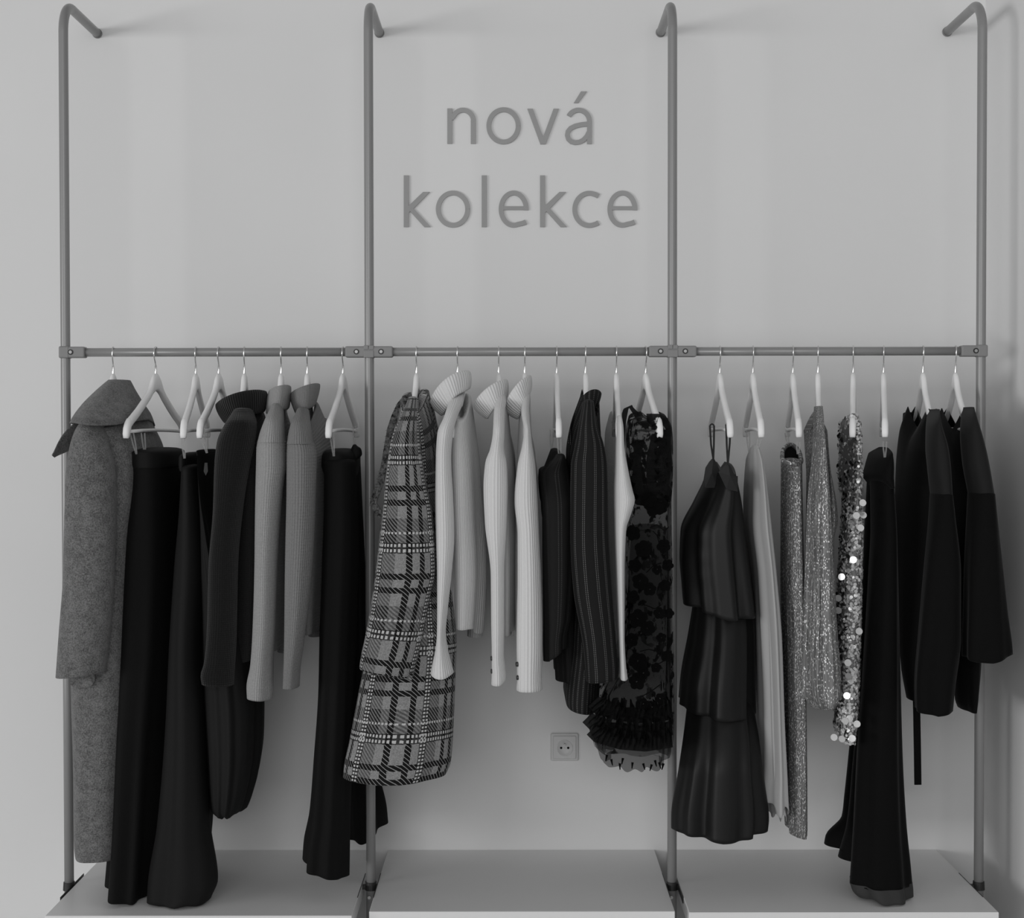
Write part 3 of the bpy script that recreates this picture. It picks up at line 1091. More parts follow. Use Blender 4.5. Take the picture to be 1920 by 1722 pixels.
# --- 3 black wide-leg trousers
g = garment(3, 'wide_leg_trousers', 'black wide-leg trousers touching the platform with folded hem', 'trousers', 'black skirts and trousers')
tube('trouser_leg', g, F_BLACK2, [(880, 340, 380), (967, 335, 384), (1060, 327, 387), (1214, 317, 381), (1367, 310, 386), (1560, 294, 395), (1667, 277, 409), (1703, 275, 396)],
     Y=-0.445, b=0.075, p=2.2, folds=[(3, 0.006, 2.4), (5, 0.004, 1.0), (8, 0.002, 0)], hem=lambda u, v: 0.010 * np.maximum(0, u) - 0.004 + 0.004 * np.sin(6 * u))
tube('trouser_leg', g, F_BLACK2, [(880, 352, 388), (1060, 350, 394), (1300, 345, 392), (1530, 338, 400), (1590, 336, 396)], Y=RY + 0.07, b=0.07, p=2.2, folds=[(4, 0.008, 0)])
tube('waistband', g, F_BLACK2, [(857, 337, 384), (864, 336, 385), (876, 336, 385), (884, 339, 382)], Y=RY - 0.06, b=0.13, nrow=12)
loops(g, [(343, 818, 346, 860, RY - 0.19), (386, 806, 389, 852, RY - 0.02)])

# --- 4 bubble-hem skirt
g = garment(4, 'bubble_hem_skirt', 'dark gathered skirt with a ballooned bubble hem', 'skirt', 'black skirts and trousers')
tube('skirt_panel', g, F_DARKTAFF, [(853, 380, 404), (885, 379, 408), (1000, 377, 432), (1150, 377, 470), (1290, 379, 492), (1340, 381, 496), (1400, 385, 495), (1460, 389, 488, RY - 0.06, 0.145), (1500, 392, 478, RY - 0.06, 0.135), (1520, 394, 471, RY - 0.06, 0.125), (1530, 398, 466, RY - 0.06, 0.115), (1535, 406, 458, RY - 0.06, 0.09)],
     Y=RY - 0.06, b=0.15, p=2.4, folds=[(9, 0.004, 0.4), (14, 0.0035, 1.0), (19, 0.002, 2)], zY=(RY - 0.15, RY - 0.15), seg=140, fold_pow=0.4, hem=lambda u, v: 0.003 * np.sin(9 * u + 1), lip=True)
tube('waistband', g, F_DARKTAFF, [(846, 372, 402), (852, 372, 404), (862, 378, 404), (870, 380, 403)], Y=RY - 0.06, b=0.12, nrow=12)
patch('drawstring', g, F_LINING, [(384, 868), (389, 868), (390, 884), (386, 892), (382, 884)], RY - 0.24, 0.003)
loops(g, [(379, 818, 388, 850, RY - 0.19)])

# --- 5 black rollneck
KN = 'rollneck sweaters'
g = garment(5, 'rollneck_sweater', 'black ribbed rollneck sweater with a wide slouchy collar', 'sweater', KN)
tube('sleeve', g, F_KNITBLACK, [(772, 436, 476, RY - 0.150, 0.055), (794, 422, 482, RY - 0.195, 0.060), (828, 407, 479, RY - 0.195, 0.060), (870, 402, 470), (960, 399, 456), (1060, 391, 447), (1200, 387, 444), (1250, 382, 442), (1272, 376, 441), (1288, 378, 440)],
     Y=NEAR, b=0.055, folds=[(3, 0.004, 0)], wob=0.002, hem=lambda u, v: -0.004 * u)
tube('body', g, F_KNITBLACK, [(765, 448, 500), (830, 432, 508), (1000, 425, 512), (1200, 422, 508), (1240, 424, 505)], Y=RY, b=0.17, zY=(RY, RY - 0.15), top=sl(0.06), folds=[(5, 0.006, 0)])
tube('sleeve', g, F_KNITBLACK, [(790, 478, 502), (850, 478, 512), (1000, 476, 512), (1230, 470, 505)], Y=FAR, b=0.045)
band('collar', g, F_KNITBLACKH, (411, 778), (500, 754), 46, RY - 0.04, 0.10, mid=(452, 758), ha=(-0.55, -1), hb=(0.15, -1), roll=0.86)

# --- 6 pale grey waffle rollneck
g = garment(6, 'rollneck_sweater', 'pale grey waffle-knit rollneck sweater beside the black one', 'sweater', KN)
tube('shoulder', g, F_RIB1, [(762, 508, 532, RY - 0.127, 0.052), (790, 495, 533, RY - 0.191, 0.059), (815, 486, 535, RY - 0.195, 0.060), (830, 482.5, 536.5, RY - 0.195, 0.060)], lip=False, wob=0.001, uv_scale=1.0)
tube('sleeve', g, F_WAFFLE, [(826, 483, 536), (842, 480.5, 537), (870, 480, 537), (910, 479, 532), (967, 478, 527), (1060, 477, 521), (1194, 473, 516), (1252, 469, 513), (1294, 462, 513), (1315, 463, 511)],
     Y=NEAR, b=0.055, folds=[(3, 0.002, 0), (5, 0.0015, 0)], wob=0.0015, hem=lambda u, v: -0.003 * u)
tube('body', g, F_WAFFLE, [(770, 512, 545), (830, 505, 556), (1000, 500, 556), (1220, 498, 552)], Y=RY, b=0.16, zY=(RY, RY - 0.15), top=sl(0.06), folds=[(5, 0.006, 0)])
tube('sleeve', g, F_WAFFLE, [(800, 530, 552), (850, 528, 562), (1000, 526, 560), (1225, 520, 552)], Y=FAR, b=0.04)
band('collar', g, F_RIB1, (500, 756), (545, 746), 48, RY - 0.05, 0.10, mid=(522, 747), ha=(0.1, -1), hb=(0.1, -1))

# --- 7 mid grey rollneck
g = garment(7, 'rollneck_sweater', 'mid grey ribbed rollneck sweater next to the pale grey one', 'sweater', KN)
tube('shoulder', g, F_RIB2, [(770, 556, 580, RY - 0.146, 0.054), (795, 545, 583, RY - 0.195, 0.060), (818, 539.5, 586, RY - 0.195, 0.060), (833, 537.5, 589.5, RY - 0.195, 0.060)], lip=False, wob=0.001)
tube('sleeve', g, F_WAFFLE2, [(830, 538, 589), (852, 537, 594), (914, 537, 592.5), (1020, 535, 588.5), (1080, 534, 584), (1214, 532.5, 570), (1270, 531, 563), (1294, 530, 562)],
     Y=NEAR, b=0.055, folds=[(3, 0.003, 1), (5, 0.0015, 0)], wob=0.0015)
tube('body', g, F_WAFFLE2, [(760, 568, 606), (800, 562, 618), (850, 560, 624), (1000, 556, 620), (1190, 555, 612)], Y=RY, b=0.16, zY=(RY, RY - 0.15), top=sl(0.06), folds=[(5, 0.006, 0)])
tube('sleeve', g, F_WAFFLE2, [(790, 588, 616), (840, 588, 624), (1000, 586, 622), (1195, 578, 606)], Y=FAR, b=0.04)
band('collar', g, F_RIB2, (548, 760), (597, 740), 46, RY - 0.05, 0.10, mid=(573, 746), ha=(-0.35, -1), hb=(0.25, -1))

# --- 8 black flared skirt
g = garment(8, 'flared_skirt', 'black flared skirt hanging in front of the second post', 'skirt', 'black skirts and trousers')
tube('skirt_panel', g, F_BLACK, [(868, 604, 668), (900, 608, 668), (1000, 606, 672), (1200, 599, 668), (1300, 597, 664), (1444, 588, 660), (1550, 580, 657), (1615, 569, 656), (1650, 567, 655.5)],
     Y=-0.42, b=0.075, p=2.3, folds=[(4, 0.006, 1.2), (6, 0.006, 0.3), (9, 0.003, 0)], seg=110, hem=lambda u, v: 0.024 * (1 - u) ** 1.5 / 2 - 0.008, fold_pow=0.8)
tube('skirt_panel', g, F_BLACK, [(868, 630, 676), (1000, 632, 682), (1200, 636, 692), (1400, 640, 704), (1475, 642, 712), (1540, 640, 725), (1575, 642, 728)],
     Y=-0.20, b=0.085, p=2.3, folds=[(5, 0.008, 0.2), (8, 0.004, 0.3)], seg=110, hem=lambda u, v: 0.022 * np.maximum(0, u) ** 2 - 0.012 * (1 - np.abs(u)), fold_pow=0.8)
tube('waistband', g, F_BLACK2, [(850, 606, 672), (858, 603, 676), (872, 602, 676), (884, 605, 673), (896, 612, 670)], Y=RY - 0.01, b=0.16, nrow=14, zY=RY - 0.16)
tube('waist_bow', g, F_BLACK2, [(836, 661, 669), (842, 658, 677), (852, 655, 679), (862, 652, 672)], Y=RY - 0.05, b=0.02, nrow=14)
loops(g, [(622, 812, 626, 856, RY - 0.19), (665, 800, 665, 840, RY + 0.08)])

# --- 9 plaid tweed coat
g = garment(9, 'tweed_coat', 'black and white plaid tweed coat with frayed edges', 'coat')
tweed_body = tube('body', g, F_PLAID, [(742, 752, 806), (770, 746, 814), (830, 735, 824), (900, 724, 832), (1050, 706, 844, -0.36, 0.15), (1150, 696, 852, -0.425, 0.095), (1200, 690, 856, -0.43, 0.09), (1300, 672, 853, -0.43, 0.09), (1400, 654, 849, -0.43, 0.09), (1445, 645, 845, -0.43, 0.09), (1468, 643, 836, -0.43, 0.09)],
     Y=RY - 0.02, b=0.17, p=2.7, zY=(RY - 0.02, RY - 0.18), top=sl(0.05), folds=[(3, 0.006, 0.5), (5, 0.004, 1)], seg=96, wob=0.002, hem=lambda u, v: 0.012 * np.abs(u) ** 2 + 0.012 * np.maximum(0, v))
tube('sleeve', g, F_PLAID, [(750, 764, 786, RY - 0.097, 0.049), (775, 754, 786, RY - 0.157, 0.056), (823, 734, 788, RY - 0.195, 0.060), (900, 723, 798), (967, 717, 811), (1074, 705, 817), (1118, 699, 808), (1206, 684, 790), (1246, 676, 780), (1262, 674, 776)],
     Y=NEAR - 0.01, b=0.06, folds=[(3, 0.003, 0)], wob=0.002, hem=lambda u, v: -0.012 * u - 0.006)
tube('sleeve', g, F_PLAID, [(770, 795, 815), (850, 800, 830), (1000, 805, 842), (1240, 800, 845)], Y=FAR, b=0.05)
fr = tube('collar', g, F_PLAID, [(734, 788, 805), (744, 778, 807), (765, 775, 812), (785, 776, 816)], Y=RY + 0.02, b=0.06, nrow=16)
pts = [(772, 742), (760, 748), (750, 760), (740, 782), (732, 806), (727, 836), (721, 872), (713, 905), (704, 930), (700, 944), (708, 958), (716, 968)]
path = [ray_pt(x, y, RY - 0.10 - 0.04 * k / 11) for k, (x, y) in enumerate(pts)]
ribbon('front_edge', g, F_FRINGE, path, 0.016, 0.012)
V, F = [], []
for k in range(len(path) - 1):
    for j in range(9):
        p_ = path[k] + (path[k + 1] - path[k]) * (j / 9)
        a = math.pi + random.uniform(-0.7, 0.7)
        d = np.array([math.cos(a), random.uniform(-.3, .3), math.sin(a) * 0.8 + random.uniform(-.3, .3)])
        l_ = random.uniform(0.006, 0.014)
        q = len(V)
        V += [p_ + np.array([0, 0, .0014]), p_ - np.array([0, 0, .0014]), p_ + np.array([0, .002, 0]), p_ + d * l_]
        F += [(q, q + 1, q + 3), (q + 1, q + 2, q + 3), (q + 2, q, q + 3)]
tag(mesh_obj('fringe', V, F, F_FRINGE, g, smooth=False), kind='stuff')
patch('pocket_flap', tweed_body, F_PLAID, [(676, 1246), (700, 1250), (740, 1258), (774, 1264), (772, 1276), (740, 1270), (700, 1262), (676, 1257)], RY - 0.235, 0.006, 0.004)

# --- 10-12 white ribbed rollnecks
WH = 'white ribbed rollneck sweaters'


def button(g, x, y, Y):
    g = [c for c in g.children if c.name.startswith('sleeve')][0]      # sewn to the near sleeve
    p_ = ray_pt(x, y, Y)
    bm = bmesh.new()
    bm_cyl(bm, (p_[0] + 0.003, p_[1], p_[2]), (p_[0] - 0.0015, p_[1] - 0.001, p_[2]), 0.0062, 0.0055, seg=16)
    bm_obj('cuff_button', bm, M_BUTTON, g)


g = garment(10, 'rollneck_sweater', 'white ribbed rollneck sweater next to the plaid coat, one sleeve flaring at the cuff', 'sweater', WH)
tube('sleeve', g, F_WHITE, [(728, 850, 872, RY - 0.03, 0.03), (750, 842, 870, RY - 0.097, 0.049), (780, 833, 858, RY - 0.169, 0.057), (812, 820, 850, RY - 0.195, 0.060), (860, 817, 846), (940, 816, 850), (1007, 817, 852), (1080, 819, 847), (1156, 819.5, 839), (1194, 819, 836), (1225, 816, 840), (1255, 810, 847), (1270, 807.5, 851)],
     Y=NEAR, b=0.05, folds=[(3, 0.0015, 0)], hem=lambda u, v: -0.010 * (1 - u * u) + 0.004)
tube('body', g, F_WHITE, [(745, 850, 884), (790, 838, 890), (860, 832, 899), (967, 830, 907), (1080, 832, 913), (1190, 834, 908)], Y=RY + 0.0, b=0.165, p=2.3, zY=(RY, RY - 0.16), top=sl(0.06),
     folds=[(5, 0.008, 0.4), (8, 0.005, 1)], hem=lambda u, v: 0.012 * np.sin(5 * v))
tube('sleeve', g, F_WHITE, [(790, 868, 889), (860, 872, 899), (1000, 876, 908), (1150, 878, 904), (1196, 876, 906)], Y=FAR, b=0.045)
band('collar', g, F_WHITEC, (817, 770), (883, 712), 40, RY - 0.05, 0.09, mid=(843, 729), ha=(-0.75, -0.75), hb=(0, -1))
button(g, 819, 1245, NEAR - 0.03)
g = garment(11, 'rollneck_sweater', 'white ribbed rollneck sweater, middle one of three, collar drooping sideways', 'sweater', WH)
tube('sleeve', g, F_WHITE, [(726, 932, 950, RY - 0.03, 0.03), (745, 929, 950, RY - 0.083, 0.048), (772, 926, 947, RY - 0.150, 0.055), (812, 924, 946, RY - 0.195, 0.060), (842, 919, 945), (868, 910, 950), (914, 906.5, 952), (981, 909, 950.5), (1080, 920, 946), (1175, 921, 946), (1233, 922, 945), (1262, 922, 948), (1284, 921, 950)],
     Y=NEAR, b=0.05, folds=[(3, 0.0015, 0)], hem=lambda u, v: 0.012 * np.maximum(0, u) ** 2 - 0.004)
tube('body', g, F_WHITE, [(745, 928, 951), (800, 926, 956), (900, 926, 966), (1080, 928, 969), (1192, 928, 968)], Y=RY, b=0.165, p=2.3, zY=(RY, RY - 0.16), top=sl(0.06), folds=[(5, 0.006, 0.4)])
tube('sleeve', g, F_WHITE, [(790, 938, 952), (860, 940, 966), (1000, 945, 970), (1194, 942, 958)], Y=FAR, b=0.045)
band('collar', g, F_WHITEC, (899, 776), (953, 728), 40, RY - 0.05, 0.085, mid=(921, 746), ha=(-0.8, -0.7), hb=(0, -1))
button(g, 921.5, 1235, NEAR - 0.03); button(g, 922, 1259, NEAR - 0.03)
g = garment(12, 'rollneck_sweater', 'white ribbed rollneck sweater nearest the pinstripe clothes, with straight wide cuff', 'sweater', WH)
tube('sleeve', g, F_WHITE, [(726, 980, 995, RY - 0.03, 0.03), (745, 979, 994, RY - 0.083, 0.048), (772, 977, 992, RY - 0.150, 0.055), (807, 982, 995, RY - 0.195, 0.060), (834, 979, 998), (874, 970, 1004), (940, 964.5, 1008), (1007, 970, 1011), (1080, 970, 1014.5), (1214, 968, 1018), (1275, 969, 1016), (1299, 968, 1017)],
     Y=NEAR, b=0.05, folds=[(3, 0.0015, 0)])
tube('body', g, F_WHITE, [(745, 976, 995), (800, 972, 996), (900, 968, 1008), (1080, 966, 1006), (1190, 966, 1004)], Y=RY, b=0.165, p=2.3, zY=(RY, RY - 0.16), top=sl(0.06), folds=[(5, 0.006, 0.4)])
tube('sleeve', g, F_WHITE, [(790, 978, 992), (860, 974, 1004), (1000, 968, 1004), (1194, 958, 980)], Y=FAR, b=0.045)
band('collar', g, F_WHITEC, (958, 780), (997, 718), 36, RY - 0.05, 0.085, mid=(973, 742), ha=(-0.8, -0.5), hb=(0, -1))
button(g, 968.5, 1246, NEAR - 0.03); button(g, 970, 1271, NEAR - 0.03)

# --- 13 black pinstripe blouse on clear loops
g = garment(13, 'pinstripe_blouse', 'black faintly pinstriped blouse with tied waist hung on clear loops', 'blouse', 'pinstripe clothes')
tube('body', g, F_PIN2, [(848, 1031, 1050), (862, 1026, 1060), (890, 1017, 1068), (950, 1014, 1076), (1060, 1030, 1084), (1200, 1034, 1086), (1278, 1038, 1086)], Y=RY, b=0.15, zY=(RY - 0.12, RY - 0.12), folds=[(5, 0.008, 0)])
tube('sleeve', g, F_PIN2, [(858, 1040, 1060), (892, 1012, 1068, RY - 0.15, 0.05), (950, 1016, 1075), (1060, 1017, 1076), (1160, 1018, 1072), (1207, 1018, 1064), (1226, 1018.5, 1064)], Y=NEAR + 0.01, b=0.05, folds=[(4, 0.005, 0.3), (6, 0.003, 0)], hem=lambda u, v: 0.016 * u - 0.008)
tube('tied_belt', g, F_BLACK2, [(884, 1010, 1066), (900, 1009, 1070), (940, 1012, 1072), (956, 1018, 1070)], Y=RY - 0.03, b=0.15, nrow=14)
loops(g, [(1048, 822, 1050, 864, RY - 0.20), (1035, 806, 1034, 850, RY + 0.12)])

# --- 14 pinstripe blazer
g = garment(14, 'pinstripe_blazer', 'dark pinstripe blazer with notched collar', 'blazer', 'pinstripe clothes')
tube('body', g, F_PIN, [(745, 1086, 1124), (800, 1068, 1126), (850, 1061, 1130), (1000, 1062, 1134), (1110, 1069, 1132), (1214, 1066, 1127), (1325, 1056, 1123), (1340, 1058, 1121)], Y=RY - 0.02, b=0.17, zY=(RY, RY - 0.19), top=sl(0.06), folds=[(3, 0.004, 0)],
     hem=lambda u, v: -0.008 * u)
tube('sleeve', g, F_PIN, [(756, 1092, 1114, RY - 0.141, 0.054), (800, 1084, 1121, RY - 0.195, 0.060), (834, 1078, 1132, RY - 0.195, 0.060), (874, 1070, 1138), (1000, 1068, 1141), (1106, 1074, 1147), (1214, 1091, 1155), (1270, 1096, 1159), (1281, 1097, 1159)],
     Y=NEAR - 0.01, b=0.06, folds=[(3, 0.002, 0)], wob=0.0015, hem=lambda u, v: 0.004 * u)
tube('sleeve', g, F_PIN, [(790, 1090, 1112), (850, 1090, 1122), (1000, 1085, 1122), (1250, 1080, 1115)], Y=FAR, b=0.05)
band('collar', g, F_PIN, (1090, 770), (1123, 756), 42, RY - 0.03, 0.09, mid=(1108, 752), ha=(-0.2, -1), hb=(0.35, -1))
patch('lapel', g, F_PIN, [(1091, 730), (1086, 750), (1072, 790), (1064, 830), (1070, 834), (1084, 800), (1094, 765), (1094, 738)], RY - 0.06, 0.006, 0.0, [RY + 0.02, RY, RY - .08, RY - .12, RY - .12, RY - .1, RY - .03, RY + .01])

# --- 15 slim white knit top
g = garment(15, 'knit_pullover', 'slim white fine-knit top with a sheer grey side between blazer and lace', 'top')
tube('sleeve', g, F_WHITEF, [(782, 1154.5, 1166, RY - 0.173, 0.057), (800, 1154.5, 1169), (839, 1153.5, 1171), (887, 1152, 1179), (924, 1151, 1187), (938, 1151, 1190.5), (967, 1151.5, 1183), (994, 1152, 1174.5), (1080, 1154.5, 1171), (1194, 1158, 1171), (1255, 1160, 1174), (1277, 1160.5, 1177)],
     Y=NEAR - 0.01, b=0.05, folds=[(3, 0.001, 0)])
tube('body', g, F_SHEERW, [(775, 1140, 1160), (810, 1134, 1164), (900, 1132, 1166), (1000, 1130, 1166), (1200, 1132, 1166), (1270, 1136, 1164)], Y=RY, b=0.16, zY=(RY, RY - 0.15), top=sl(0.03), folds=[(4, 0.003, 0)])

# --- 16 black lace dress
g = garment(16, 'lace_dress', 'sheer black lace and tulle dress with ruffles and floral appliques', 'dress')
tube('bodice', g, F_LACE, [(778, 1178, 1250), (800, 1174, 1260), (840, 1173, 1262), (900, 1174, 1262), (945, 1178, 1258)], Y=RY - 0.03, b=0.15, p=2.3, zY=(RY - 0.12, RY - 0.15), folds=[(6, 0.004, 0), (9, 0.003, 0)], seg=100, top=lambda u, v: -0.02 * np.abs(v))
lace_skirt = tube('skirt', g, F_LACE2, [(930, 1178, 1258), (1000, 1174, 1260), (1150, 1172, 1262), (1250, 1150, 1264), (1300, 1128, 1265), (1360, 1108, 1265), (1395, 1104, 1264), (1412, 1108, 1262)], Y=RY - 0.03, b=0.16, p=2.3, zY=(RY - 0.16, RY - 0.16), folds=[(5, 0.010, 0), (9, 0.008, 1)], seg=120)
under = tube('underskirt', g, F_TULLE, [(1000, 1184, 1252), (1250, 1165, 1258), (1340, 1125, 1260), (1400, 1112, 1260), (1436, 1118, 1258), (1444, 1126, 1256)], Y=RY - 0.02, b=0.145, p=2.3, zY=(RY - 0.16, RY - 0.16), folds=[(7, 0.010, 0), (13, 0.006, 1)], seg=140,
     hem=lambda u, v: 0.004 * np.sin(14 * u + 3 * v))
# ruffles: wavy strips standing out from the dress


def ruffle(g, pts, Y, wid, amp, n, mat, name='ruffle'):
    P0 = [ray_pt(x, y, Y) for x, y in pts]
    d = np.r_[0, np.cumsum([np.linalg.norm(P0[i + 1] - P0[i]) for i in range(len(P0) - 1)])]
    Pn = np.array(P0)
    V, F, UV = [], [], []
    for i in range(n + 1):
        s = d[-1] * i / n
        c = np.array([np.interp(s, d, Pn[:, k]) for k in range(3)])
        t = np.array([np.interp(min(s + .003, d[-1]), d, Pn[:, k]) for k in range(3)]) - np.array([np.interp(max(s - .003, 0), d, Pn[:, k]) for k in range(3)])
        t /= np.linalg.norm(t) + 1e-9
        out = np.array([t[2], 0, -t[0]])
        for j in range(5):
            f = j / 4
            w_ = amp * f * math.sin(i * 1.35 + 0.6 * math.sin(i * 0.37)) + 0.35 * amp * f * math.sin(i * 2.9)
            p_ = c + out * (wid * f * (1 + 0.25 * math.sin(i * 0.9))) + np.array([0, -0.012 * f + w_, 0]) + t * 0.3 * w_
            V.append(p_); UV.append((s, f * wid))
    for i in range(n):
        for j in range(4):
            q = i * 5 + j
            F.append((q, q + 1, q + 6, q + 5))
    nf = len(V)
    Vb = [v + np.array([0, 0.0012, 0]) for v in V]
    F2 = [tuple(nf + k for k in f[::-1]) for f in F]
    edge = [(5 * i + 4, 5 * i + 9, nf + 5 * i + 9, nf + 5 * i + 4) for i in range(n)]
    return mesh_obj(name, V + Vb, F + F2 + edge, mat, g, UV + UV)


F_RUF = sheer('black_ruffle_tulle', 0.004, 0.80, glow=0.1)
ruffle(g, [(1212, 776), (1236, 776), (1252, 784), (1259, 806), (1258, 840), (1261, 870), (1256, 900), (1250, 925)], RY - 0.19, 0.018, 0.010, 60, F_RUF)
ruffle(g, [(1240, 790), (1248, 815), (1247, 850), (1250, 885), (1244, 915)], RY - 0.205, 0.022, 0.010, 50, F_RUF)
ruffle(g, [(1196, 792), (1186, 775), (1179, 764), (1174, 790), (1172, 840), (1174, 900), (1180, 940)], RY + 0.03, 0.012, 0.006, 40, F_RUF)
ruffle(g, [(1205, 830), (1202, 870), (1206, 910), (1216, 945)], RY - 0.195, 0.025, 0.008, 40, F_RUF)
ruffle(g, [(1222, 945), (1212, 900), (1212, 860), (1222, 815)], RY - 0.20, 0.025, 0.008, 40, F_RUF)
for yy, x0, x1, Yd, wd in ((1345, 1102, 1262, -0.19, 0.045), (1375, 1092, 1262, -0.205, 0.042), (1398, 1100, 1262, -0.215, 0.040)):
    ruffle(g, [(x1, yy + 4), ((x0 + x1) / 2 + 30, yy + 12), ((x0 + x1) / 2 - 20, yy + 8), (x0 + 14, yy - 6), (x0, yy - 20)], RY + Yd, wd, 0.012, 90, F_RUF)


def flower(g, x, y, Y, r):
    c = ray_pt(x, y, Y)
    V, F = [], []
    n = 5
    a0 = random.uniform(0, 6.28)
    for k in range(n):
        a = a0 + 2 * math.pi * k / n
        d = np.array([math.cos(a), 0, math.sin(a)]); s = np.array([-math.sin(a), 0, math.cos(a)])
        q = len(V)
        V.append(c + d * r * 0.55 + np.array([0, -.0015, 0]))
        m_ = 9
        rr = r * random.uniform(0.44, 0.56)
        for e_ in range(m_):
            t = 2 * math.pi * e_ / m_
            V.append(c + d * r * 0.55 + d * rr * math.cos(t) + s * rr * 1.05 * math.sin(t) + np.array([0, -.003 - .003 * math.cos(t) * random.uniform(0.3, 1.2), 0]))
        F += [(q, q + 1 + e_, q + 1 + (e_ + 1) % m_) for e_ in range(m_)]
    mesh_obj('applique_flower', V, F, F_PETAL, g, smooth=True)


for x, y, r in [(1228, 948, .026), (1240, 948, .018), (1216, 938, .018), (1244, 1024, .016), (1206, 1030, .020), (1232, 1068, .012), (1200, 1090, .020), (1218, 1105, .016), (1246, 1098, .014),
                (1236, 1150, .014), (1196, 1160, .022), (1214, 1178, .018), (1240, 1196, .012), (1196, 1240, .022), (1206, 1262, .016), (1230, 1252, .012), (1194, 1278, .020), (1206, 1320, .014),
                (1222, 1326, .016), (1238, 1310, .014), (1182, 1334, .012), (1186, 1000, .018), (1190, 1060, .016), (1186, 1120, .016), (1184, 1200, .016), (1252, 1060, .014), (1254, 1150, .012), (1250, 1230, .014)]:
    flower(lace_skirt, x, y, RY - 0.205, r)
for pts in ([(1218, 990), (1232, 984), (1246, 996), (1254, 988)], [(1212, 1074), (1226, 1060), (1240, 1056)], [(1210, 1135), (1228, 1142), (1240, 1134)], [(1200, 1222), (1216, 1218), (1238, 1223)],
            [(1216, 1246), (1230, 1248), (1244, 1240)], [(1204, 1306), (1222, 1296), (1238, 1284)], [(1226, 1300), (1232, 1322), (1240, 1342)], [(1236, 1020), (1232, 1004), (1224, 996)]):
    ribbon('applique_stem', lace_skirt, F_PETAL, [ray_pt(x, y, RY - 0.204) for x, y in pts], 0.0022, 0.0015)
for x, y in [(1138, 1424), (1146, 1432), (1162, 1440), (1168, 1430), (1186, 1438), (1206, 1440), (1222, 1442), (1236, 1438), (1244, 1440), (1228, 1434)]:
    ribbon('hem_leaf', under, F_PETAL, [ray_pt(x, y - 8, RY - 0.20), ray_pt(x + random.uniform(-4, 4), y + 4, RY - 0.20)], [0.006, 0.002], 0.001)

# --- 17 tiered satin dress
g = garment(17, 'tiered_dress', 'black tiered satin dress hanging by two thin strap loops', 'dress')
tube('top_tier', g, F_SATIN, [(884, 1324, 1380), (905, 1319, 1384), (946, 1301, 1391), (1005, 1276, 1398), (1060, 1274, 1405), (1110, 1277, 1411), (1163, 1280, 1417)], Y=RY, b=0.17, p=2.2, zY=(RY - 0.16, RY - 0.16), folds=[(5, 0.009, 2.5), (9, 0.010, 0.6), (14, 0.004, 0)], seg=140, fold_pow=0.6,
     hem=lambda u, v: 0.026 * np.maximum(0, -u), top=lambda u, v: 0.010 * np.cos(4 * v))
tube('middle_tier', g, F_SATIN, [(1080, 1304, 1400, RY, 0.10), (1140, 1300, 1408, RY, 0.12), (1200, 1292, 1415, RY, 0.145), (1300, 1276, 1417, RY, 0.168), (1352, 1272, 1418, RY, 0.17)], Y=RY, b=0.165, p=2.2, zY=(RY - 0.16, RY - 0.16), folds=[(5, 0.008, 0.8), (9, 0.008, 2.5), (14, 0.003, 0)], seg=140, fold_pow=0.5, hem=lambda u, v: 0.014 * np.maximum(0, -u))
tube('bottom_tier', g, F_SATIN, [(1270, 1300, 1404, RY, 0.10), (1330, 1290, 1412, -0.34, 0.11), (1400, 1280, 1424, -0.39, 0.105), (1450, 1272, 1430, -0.42, 0.09), (1550, 1258, 1442, -0.42, 0.09), (1574, 1258, 1440, -0.42, 0.09)], Y=RY, b=0.165, p=2.2, zY=(RY - 0.165, RY - 0.165), folds=[(5, 0.008, 1.0), (9, 0.008, 2.0), (14, 0.003, 0)], seg=140, fold_pow=0.6, hem=lambda u, v: 0.012 * np.maximum(0, u) ** 2 + 0.016 * np.maximum(0, -u))
for pl, Yd in (([(1337.5, 858), (1345, 872), (1352, 890), (1345, 915), (1322, 915), (1319, 902), (1323, 877), (1330, 866)], RY - 0.10), ([(1364.7, 868), (1372, 880), (1378, 893), (1383, 893), (1383, 922), (1362, 918), (1347, 886), (1356, 876)], RY - 0.185)):
    patch('bodice_cup', g, F_SATIN, pl, Yd, 0.006, 0.003)
for (x0, x1, yt, xb, yb, Yd) in ((1331, 1339, 798, 1337.5, 862, RY - 0.11), (1361.5, 1370, 796, 1364.7, 872, RY - 0.19)):
    for xx in (x0, x1):
        ribbon('strap', g, F_SATIN, [ray_pt(xx, yt, Yd), ray_pt((xx * 2 + xb) / 3, yt + 36, Yd - 0.002), ray_pt(xb, yb, Yd)], 0.0045, 0.0012)
    ribbon('strap', g, F_SATIN, [ray_pt(x0, yt, Yd), ray_pt((x0 + x1) / 2, yt - 3, Yd), ray_pt(x1, yt, Yd)], 0.004, 0.0012)

